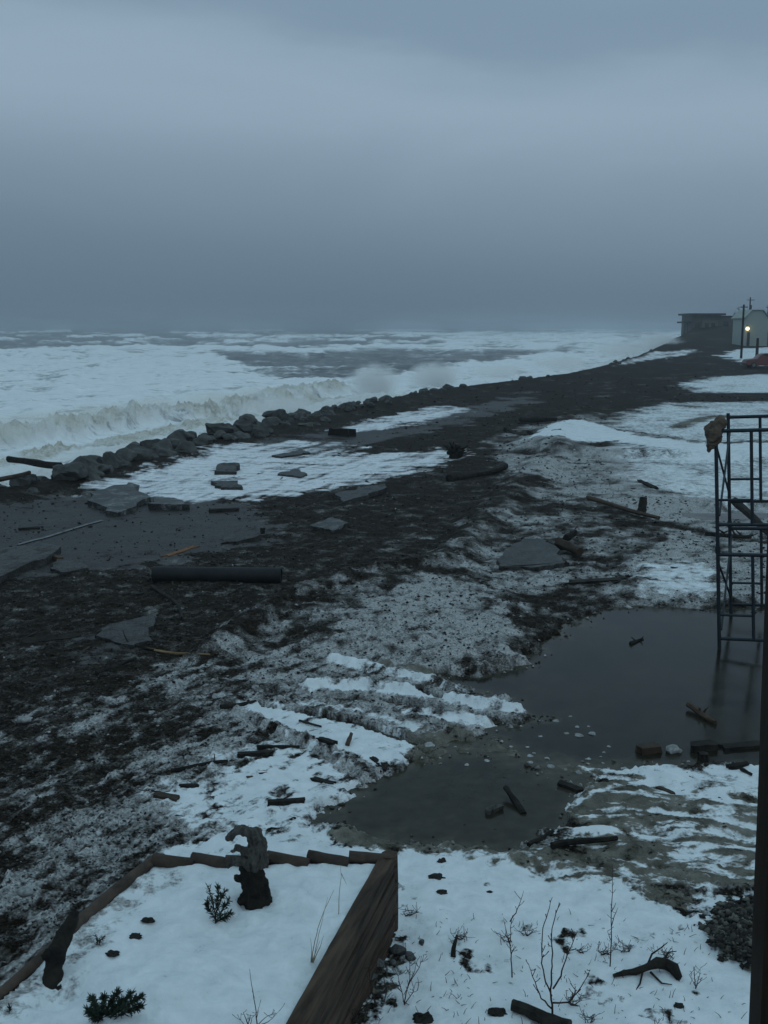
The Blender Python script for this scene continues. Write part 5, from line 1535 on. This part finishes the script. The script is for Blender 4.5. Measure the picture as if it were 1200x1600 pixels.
for i, (u, v, s, lab) in enumerate([(660, 1595, .06, 'dark earth clod with twigs at the bottom edge right of the wall'), (776, 1583, .05, 'dark pointed clod left of the bottom log'), (682, 1374, .05, 'dark clod in the snow below the muddy bank'), (690, 1343, .035, 'small dark clod at the very edge of the muddy bank'),
                                 (690, 1396, .035, 'half covered clod just below the other dark clod'), (765, 1395, .02, 'tiny dark speck of earth on the open snow'), (1060, 1570, .03, 'flat dark clod half sunk in the lower right snow')]):
    p = gp(u, v)
    tag(MB().blob(p, (s * 1.3, s, s * .7), .5, 2, 60 + i, 3).build('earth_clod', M_CLOD, loc=p), lab, 'clod')
for i, (u, v, s, lab) in enumerate([(602, 1488, .12, 'largest brownish stone at the foot of the timber wall'), (622, 1497, .10, 'round dark stone right of the largest one by the wall'), (595, 1506, .07, 'small dark stone in front of the largest wall-foot stone'), (566, 1512, .13, 'black wet stone deep in the shade of the timber wall'), (560, 1530, .10, 'black stone against the wall nearer the bottom edge'), (640, 1478, .06, 'flat stone nearest the corner of the timber wall')]):
    p = gp(u, v); p.x += .10; p.z = H(p.x, p.y)
    o = bpy.data.objects.new('stone', stone_v[i % 6]); COL.objects.link(o)
    o.location = p + Vector((0, 0, s * .15)); o.scale = (s * 1.3, s * 1.2, s * 1.2); o.rotation_euler = (0.2 * i, 0.1, i)
    tag(o, lab, 'stone')

# ------------------------------------------------------------------ scaffold standing in the flood
so = gp(1124, 1008); so.z = 0
SM = Matrix.Translation(so) @ Matrix.Rotation(R(-3.8), 4, 'Y') @ Matrix.Rotation(R(-22), 4, 'Z')
sc = empty('scaffold', so, 'dark blue two-tier tube scaffold tower standing in the flood water', 'scaffold')
def scpart(mb, name, parent=None):
    mb.v = [SM @ q - so for q in mb.v]
    o = mb.build(name, M_STEEL); o.parent = parent or sc
    return o
rt = .030
def frame(y, z0, z1, bar_lo, rails):
    mb = MB()
    W_ = 1.52
    for x in (0, W_):
        mb.tube([(x, y, z0), (x, y, z1)], rt, 10)
    mb.tube([(0, y, z1 - .07), (W_, y, z1 - .07)], rt, 10)
    mb.tube([(0, y, bar_lo), (W_, y, bar_lo)], rt * .9, 10)
    f = scpart(mb, 'frame')
    m2 = MB().tube([(.52, y, bar_lo), (.52, y, z1 - .07)], rt * .85, 8)
    m2.tube([(W_ - .52, y, bar_lo), (W_ - .52, y, z1 - .07)], rt * .85, 8)
    scpart(m2, 'inner_upright', f)
    for zz in rails:
        scpart(MB().tube([(W_ - .52, y, zz), (W_, y, zz)], rt * .7, 8), 'rung', f)
        scpart(MB().tube([(.52, y, zz + .05), (.52 - .52, y, zz + .05)], rt * .7, 8), 'rung', f) if zz in rails[:1] else None
for y in (0, 2.15):
    frame(y, -.45, 1.55, .11, (.45, .8, 1.15))
    frame(y, 1.56, 3.50, 1.96, (2.3, 2.62, 2.95))
for x in (0, 1.52):
    for y in (0, 2.15):
        scpart(MB().tube([(x, y, 1.50), (x, y, 1.61)], rt * 1.35, 12), 'coupler')
    for (z0, z1) in ((2.1, 3.2), (.25, 1.35)):
        scpart(MB().tube([(x - .0, 0.03, z1), (x, 2.12, z0)], rt * .6, 8), 'cross_brace')
        scpart(MB().tube([(x + .03, 0.03, z0), (x + .03, 2.12, z1)], rt * .6, 8), 'cross_brace')
p = SM @ Vector((-.03, -.02, 3.40))
mb = MB().blob((0, 0, 0), (.13, .10, .20), .35, 1.6, 9, 3)
mb.blob((.09, 0, .14), (.10, .08, .12), .3, 1.6, 10, 3)
mb.blob((-.05, 0, -.14), (.06, .06, .14), .3, 1.6, 12, 3)
o = mb.build('sack', M_SACK); o.location = p
m = o.modifiers.new('remesh', 'REMESH'); m.mode = 'VOXEL'; m.voxel_size = .015; m.use_smooth_shade = True
roughen(o, .05)
tag(o, 'crumpled brown sack hooked over the near corner top of the scaffold', 'sack')

# ------------------------------------------------------------------ the stained post by the window
mb = MB()
def post_x(z): return 1.512 - 0.020 * (z - 2.25)
for k, (x0, x1, y0, y1) in enumerate([(0, .145, 4.0, 4.145)]):
    vs, fs = [], []
    N_ = 24
    rs = random.Random(4)
    for i in range(N_ + 1):
        z = -0.3 + 6.6 * i / N_
        e = post_x(z)
        for (x, y) in ((x0 + .008, y0), (x1 - .008, y0), (x1, y0 + .008), (x1, y1), (x0, y1), (x0, y0 + .008)):
            vs.append((e + x + rs.uniform(-.0012, .0012), y, z))
    for i in range(N_):
        for q in range(6):
            fs.append((i * 6 + q, i * 6 + (q + 1) % 6, i * 6 + 6 + (q + 1) % 6, i * 6 + 6 + q))
    fs += [tuple(reversed(range(6))), tuple(N_ * 6 + q for q in range(6))]
    mb.add(vs, fs)
tag(mb.build('porch_post', M_POST, loc=(1.5, 4.07, 0)), 'dark brown stained wooden post rising close by at the right edge', 'post')

# ------------------------------------------------------------------ far end of the road
M_WALL = simple_mat('weathered_siding', (0.060, 0.060, 0.056), (0.12, 0.116, 0.105), 1.2, 0.8, (1, 1, 6), bump=0.2)
M_PANEL = simple_mat('pale_siding', (0.07, 0.068, 0.060), (0.12, 0.116, 0.10), 1.5, 0.8, (1, 1, 6), bump=0.2)
M_ROOF = simple_mat('dark_roofing', (0.020, 0.022, 0.023), (0.045, 0.047, 0.047), 2, 0.8)
M_SHED = simple_mat('pale_green_siding', (0.27, 0.32, 0.29), (0.36, 0.41, 0.38), 1.5, 0.7, (1, 1, 8), bump=0.2)
M_RED = simple_mat('dark_red_paint', (0.075, 0.005, 0.004), (0.11, 0.008, 0.006), 2, 0.35, bump=0.02, spec=0.5, varied=0.02)
M_GLASS = simple_mat('dark_glass', (0.006, 0.008, 0.010), (0.012, 0.014, 0.016), 2, 0.12, bump=0.0, spec=0.6)
M_TYRE = simple_mat('tyre_rubber', (0.006, 0.006, 0.006), (0.014, 0.014, 0.014), 6, 0.8)
M_RIM = simple_mat('wheel_rim', (0.10, 0.10, 0.10), (0.18, 0.18, 0.18), 4, 0.5)
def part(mb, name, mat, parent, root):
    o = mb.build(name, mat, smooth=True)
    o.location = -Vector(root) if parent.parent is None else (0, 0, 0)
    o.parent = parent
    return o
BY = 272.0
def bx(u): return (u - 600) / F * (BY * pc)
bz = H(82.0, BY)
r0 = Vector((bx(1110), BY, bz))
bl = empty('beach_building', r0, 'dark flat-roofed building on the bluff at the end of the road', 'building')
def P_(lo, hi): return MB().box(lo, hi)
z5 = lambda v: CH + (512 - v) / F * BY
part(P_((bx(1080), BY, bz - 4.5), (bx(1126), BY + 9, z5(493))), 'wall', M_WALL, bl, r0)
part(P_((bx(1075), BY - 1.2, z5(493.2)), (bx(1131), BY + 9.6, z5(490.3))), 'roof', M_ROOF, bl, r0)
part(P_((bx(1097), BY - .12, z5(516)), (bx(1121), BY + .05, z5(501))), 'wall_panel', M_PANEL, bl, r0)
part(P_((bx(1126.5), BY + 1.5, bz - 4.5), (bx(1150), BY + 9, z5(495))), 'side_wing', M_WALL, bl, r0)
part(P_((bx(1126.5), BY + 1.2, z5(495)), (bx(1152), BY + 9.4, z5(493.8))), 'wing_roof', M_ROOF, bl, r0)
part(P_((bx(1067.5), BY - .6, z5(505)), (bx(1082), BY + 6, z5(502.6))), 'porch_roof', M_ROOF, bl, r0)
for u in (1068.5, 1073):
    part(P_((bx(u), BY - .4, bz - 4.5), (bx(u + 1.2), BY - .2, z5(505))), 'porch_post', M_ROOF, bl, r0)
part(P_((bx(1086), BY - .10, z5(517)), (bx(1093), BY + .05, z5(504))), 'door', M_GLASS, bl, r0)
part(P_((bx(1101), BY - .20, z5(511)), (bx(1107), BY - .13, z5(505))), 'window', M_GLASS, bl, r0)
part(P_((bx(1111), BY - .20, z5(511)), (bx(1117), BY - .13, z5(505))), 'window', M_GLASS, bl, r0)
part(P_((bx(1133), BY + 1.4, z5(512)), (bx(1141), BY + 1.55, z5(502))), 'window', M_GLASS, bl, r0)

HY = 200.0
def hx(u): return (u - 600) / F * (HY * pc)
hz = lambda v: CH + (512 - v) / F * HY
hb = H(hx(1182), HY)
r1 = Vector((hx(1182), HY, hb))
hs = empty('shed', r1, 'pale green gabled shed with a lit lamp beside the utility pole', 'shed')
x0, x1, xm = hx(1164), hx(1200), hx(1182)
ev, rg = hz(497), hz(486)
mb = MB().add([(x0, HY, hb - 1), (x1, HY, hb - 1), (x1, HY, ev), (xm + 1.0, HY, rg), (xm - 1.0, HY, rg), (x0, HY, ev), (x0, HY + 7, hb - 1), (x1, HY + 7, hb - 1), (x1, HY + 7, ev), (xm + 1.0, HY + 7, rg), (xm - 1.0, HY + 7, rg), (x0, HY + 7, ev)],
              [(0, 1, 2, 3, 4, 5), (11, 10, 9, 8, 7, 6), (0, 6, 7, 1), (1, 7, 8, 2), (2, 8, 9, 3), (3, 9, 10, 4), (4, 10, 11, 5), (5, 11, 6, 0)])
part(mb, 'wall', M_SHED, hs, r1)
rf = MB()
for (ax, az), (cx, cz) in (((x0 - .3, ev - .15), (xm - 1.0, rg + .02)), ((xm - 1.0, rg + .02), (xm + 1.0, rg + .02)), ((xm + 1.0, rg + .02), (x1 + .3, ev - .15))):
    rf.add([(ax, HY - .35, az + .02), (cx, HY - .35, cz + .02), (cx, HY + 7.3, cz + .02), (ax, HY + 7.3, az + .02), (ax, HY - .35, az + .14), (cx, HY - .35, cz + .14), (cx, HY + 7.3, cz + .14), (ax, HY + 7.3, az + .14)],
           [(0, 3, 2, 1), (4, 5, 6, 7), (0, 1, 5, 4), (1, 2, 6, 5), (2, 3, 7, 6), (3, 0, 4, 7)])
part(rf, 'roof', M_SHED, hs, r1)
part(MB().tube([(hx(1180), HY + 3, rg - .3), (hx(1180), HY + 3, rg + 1.0)], .18, 10), 'chimney', M_ROOF, hs, r1)
part(P_((hx(1168), HY - .12, hb - .3), (hx(1172), HY + .05, hz(519))), 'door', M_ROOF, hs, r1)
mL, ntL = new_mat('lamp_glow')
eL = ntL.nodes.new('ShaderNodeEmission'); eL.inputs['Color'].default_value = (1.0, 0.80, 0.42, 1); eL.inputs['Strength'].default_value = 3.2
oL = ntL.nodes.new('ShaderNodeOutputMaterial'); ntL.links.new(eL.outputs[0], oL.inputs['Surface'])
lp = Vector((hx(1166.5), HY - .6, hz(513.5)))
lam = part(MB().tube([lp + Vector((0, .6, .55)), lp + Vector((0, .2, .55)), lp + Vector((0, 0, .40))], .06, 8).tube([lp + Vector((0, 0, .42)), lp + Vector((0, 0, .30))], [.2, .34], 12), 'lamp', M_ROOF, hs, r1)
part(MB().blob(lp, (.34, .34, .34), 0.0, 1, 1, 2), 'bulb', mL, lam, r1)

def pole(u, vb, vt, r, label, arms, y=None):
    if y is None:
        q = gp(u, vb); y = q.y
    X = (u - 600) / F * (y * pc)
    zb = H(X, y); ztp = CH + (512 - vt) / F * y
    root = Vector((X, y, zb))
    t = empty('utility_pole', root, label, 'pole')
    part(MB().tube([(X, y, zb - .5), (X, y, (zb + ztp) / 2), (X, y, ztp)], [r, r * .88, r * .75], 10), 'shaft', M_DARK, t, root)
    for (dz, w) in arms:
        part(MB().box((X - w, y - .06 - r, ztp - dz - .06), (X + w, y + .06 - r, ztp - dz + .06)), 'crossarm', M_DARK, t, root)
    return t
pole(1160.5, 560, 477, .17, 'dark utility pole standing left of the shed lamp', [(0.35, .5)])
pole(1170, 530, 466, .17, 'taller fainter utility pole behind the shed', [(0.6, .9)], 245)
pole(1185, 553, 528, .22, 'short dark post standing behind the red car', [], 150)

# the dark red car, cut by the frame
cq = gp(1166, 575)
CX, CY = cq.x, cq.y
cz = H(CX + 2, CY)
rc = Vector((CX + 2.2, CY + .9, cz))
car = empty('parked_car', rc, 'dark red car parked side-on at the right edge in front of the shed', 'car')
def cpart(mb, name, mat, parent=None):
    o = mb.build(name, mat); o.parent = parent or car
    o.location = -rc if parent is None else (0, 0, 0)
    return o
prof = [(0.0, .35), (0.03, .72), (.18, .95), (1.25, 1.05), (1.75, 1.55), (2.2, 1.66), (3.5, 1.66), (4.15, 1.15), (4.45, 1.05), (4.5, .45), (4.3, .30), (.2, .28)]
def car_prism(pr, y0, y1, inset=0.0):
    n = len(pr)
    lo = [(CX + x, CY + y0 + (inset if z > 1.06 else 0), cz + z) for x, z in pr]
    hi = [(CX + x, CY + y1 - (inset if z > 1.06 else 0), cz + z) for x, z in pr]
    return MB().add(lo + hi, [tuple(range(n)), tuple(reversed(range(n, 2 * n)))] + [((i + 1) % n, i, n + i, n + (i + 1) % n) for i in range(n)])
o = cpart(car_prism(prof, 0, 1.75, .14), 'body', M_RED)
bv = o.modifiers.new('bevel', 'BEVEL'); bv.width = .05; bv.segments = 2; bv.limit_method = 'ANGLE'
cpart(MB().add([(CX + x, CY + .10, cz + z) for x, z in ((1.5, 1.10), (2.0, 1.54), (2.75, 1.56), (2.75, 1.10))] + [(CX + x, CY + .16, cz + z) for x, z in ((1.5, 1.10), (2.0, 1.54), (2.75, 1.56), (2.75, 1.10))], [(0, 3, 2, 1), (4, 5, 6, 7), (0, 1, 5, 4), (1, 2, 6, 5), (2, 3, 7, 6), (3, 0, 4, 7)]), 'window', M_GLASS)
cpart(MB().add([(CX + x, CY + .10, cz + z) for x, z in ((2.85, 1.10), (2.85, 1.56), (3.45, 1.55), (3.95, 1.12))] + [(CX + x, CY + .16, cz + z) for x, z in ((2.85, 1.10), (2.85, 1.56), (3.45, 1.55), (3.95, 1.12))], [(0, 3, 2, 1), (4, 5, 6, 7), (0, 1, 5, 4), (1, 2, 6, 5), (2, 3, 7, 6), (3, 0, 4, 7)]), 'window', M_GLASS)
cpart(MB().box((CX - .04, CY + .2, cz + .70), (CX + .06, CY + .5, cz + .84)), 'headlight', M_RIM)
cpart(MB().box((CX - .06, CY + .05, cz + .34), (CX + .08, CY + 1.7, cz + .52)), 'bumper', M_ROOF)
for x in (.85, 3.6):
    for y0, y1 in ((-.04, .18), (1.57, 1.79)):
        w = cpart(MB().tube([(CX + x, CY + y0, cz + .33), (CX + x, CY + y1, cz + .33)], .33, 20), 'wheel', M_TYRE)
        cpart(MB().tube([(CX + x, CY + (y0 - .012 if y0 < 1 else y1 + .012), cz + .33), (CX + x, CY + (y0 + .05 if y0 < 1 else y1 - .05), cz + .33)], .19, 14), 'rim', M_RIM, w)

# thin leafless trees far behind the building
for i, (u, vt, y, lab) in enumerate([(1147, 488, 300, 'faint bare tree just right of the flat-roofed building'), (1153, 480, 310, 'tallest faint bare tree left of the utility pole'), (1198, 478, 260, 'faint bare tree at the right edge behind the shed')]):
    X = (u - 600) / F * y * pc
    zb = H(X, y); ztp = CH + (512 - vt) / F * y
    root = Vector((X, y, zb))
    t = empty('bare_tree', root, lab, 'tree')
    part(MB().tube([(X, y, zb - .5), (X + .1, y, zb + (ztp - zb) * .5), (X, y, ztp)], [.16, .11, .03], 7, .1, i), 'trunk', M_DARK, t, root)
    rs = random.Random(60 + i)
    cr = MB()
    for k in range(34):
        f = rs.uniform(.25, .95)
        q = Vector((X, y, zb + (ztp - zb) * f))
        d = Vector((rs.uniform(-1, 1), rs.uniform(-1, 1), rs.uniform(.4, 1.2))).normalized() * (ztp - zb) * .28 * (1.15 - f)
        cr.tube([q, q + d * .5 + Vector((0, 0, .05)), q + d], [.045, .03, .012], 5, .1, k)
        for e in range(3):
            d2 = Vector((rs.uniform(-1, 1), rs.uniform(-1, 1), rs.uniform(0, 1))).normalized() * .5
            cr.tube([q + d * .6, q + d * .6 + d2], [.022, .01], 4, 0, e)
    part(cr, 'crown', M_TWIG, t, root)

# ------------------------------------------------------------------ spray thrown up along the rocks
def spray_mat(name, dens, seed, col=(0.98, 0.98, 0.97)):
    m, nt = new_mat(name); g = G(nt)
    tc = g.n.new('ShaderNodeTexCoord').outputs['Object']
    ln = g.n.new('ShaderNodeVectorMath'); ln.operation = 'LENGTH'; g.l.new(tc, ln.inputs[0])
    n = g.noise(g.mapping(tc, (1, 1, 1), (0, 0, 0), (seed, seed * 2, 0)), 2.1, 5, 0.62, 0.6)
    fall = g.math('SUBTRACT', 1.0, ln.outputs['Value'], 0, True)
    d = g.math('MULTIPLY_ADD', n, 2.4, -1.05)
    d = g.math('MULTIPLY', g.math('ADD', d, g.math('MULTIPLY', fall, 0.7)), g.math('MULTIPLY', fall, 2.0, 0, True), 0, True)
    v = g.n.new('ShaderNodeVolumePrincipled')
    v.inputs['Color'].default_value = (*col, 1)
    g.l.new(g.math('MULTIPLY', d, dens), v.inputs['Density'])
    o = g.n.new('ShaderNodeOutputMaterial'); g.l.new(v.outputs[0], o.inputs['Volume'])
    return m
for i, (u, v, w, h, dens) in enumerate([(452, 640, 2.0, .8, 1.6), (596, 606, 2.2, 2.0, 1.8), (690, 594, 3.6, 1.7, 1.6), (790, 584, 6.0, .9, .8), (890, 570, 8.0, 1.1, .6), (980, 550, 12.0, 1.6, .4), (1040, 540, 14, 2.2, .35)]):
    x, y = on_land(u, v)
    c = Vector((x, y, 0)) + Vector((-.6, 2.2, float(Zb(y)) + h * .12))
    o = MB().blob((0, 0, 0), (1, 1, 1), .12, 1.4, 80 + i, 3).build('sea_spray', spray_mat('spray', dens, i * 3.1))
    o.location = c; o.scale = (w, 2.4 + w * .15, h); o.rotation_euler = (0, 0, R(65))
    tag(o, kind='stuff')

BRK = [(-30, 704), (60, 688), (150, 674), (240, 660), (330, 648), (410, 638)]
for i, (u, v) in enumerate(BRK):
    x, y = on_sea(u, v)
    o = MB().blob((0, 0, 0), (1, 1, 1), .12, 1.4, 95 + i, 3).build('sea_spray', spray_mat('breaker_spray', 0.9, 40 + i * 2.3, (0.95, 0.94, 0.88)))
    o.location = (x, y - .5, SEA_Z + 1.0); o.scale = (3.4, 1.6, .8); o.rotation_euler = (0, 0, R(40))
    tag(o, kind='stuff')

# ------------------------------------------------------------------ the dusk air
hm, hnt = new_mat('haze_air')
hv = hnt.nodes.new('ShaderNodeVolumePrincipled')
hv.inputs['Color'].default_value = (0.60, 0.65, 0.70, 1)
hv.inputs['Density'].default_value = 0.0007
ho = hnt.nodes.new('ShaderNodeOutputMaterial'); hnt.links.new(hv.outputs[0], ho.inputs['Volume'])
hz_ = MB().box((-9600, -60, -16), (9600, 9600, 18)).build('haze', hm, smooth=False)
tag(hz_, kind='stuff')
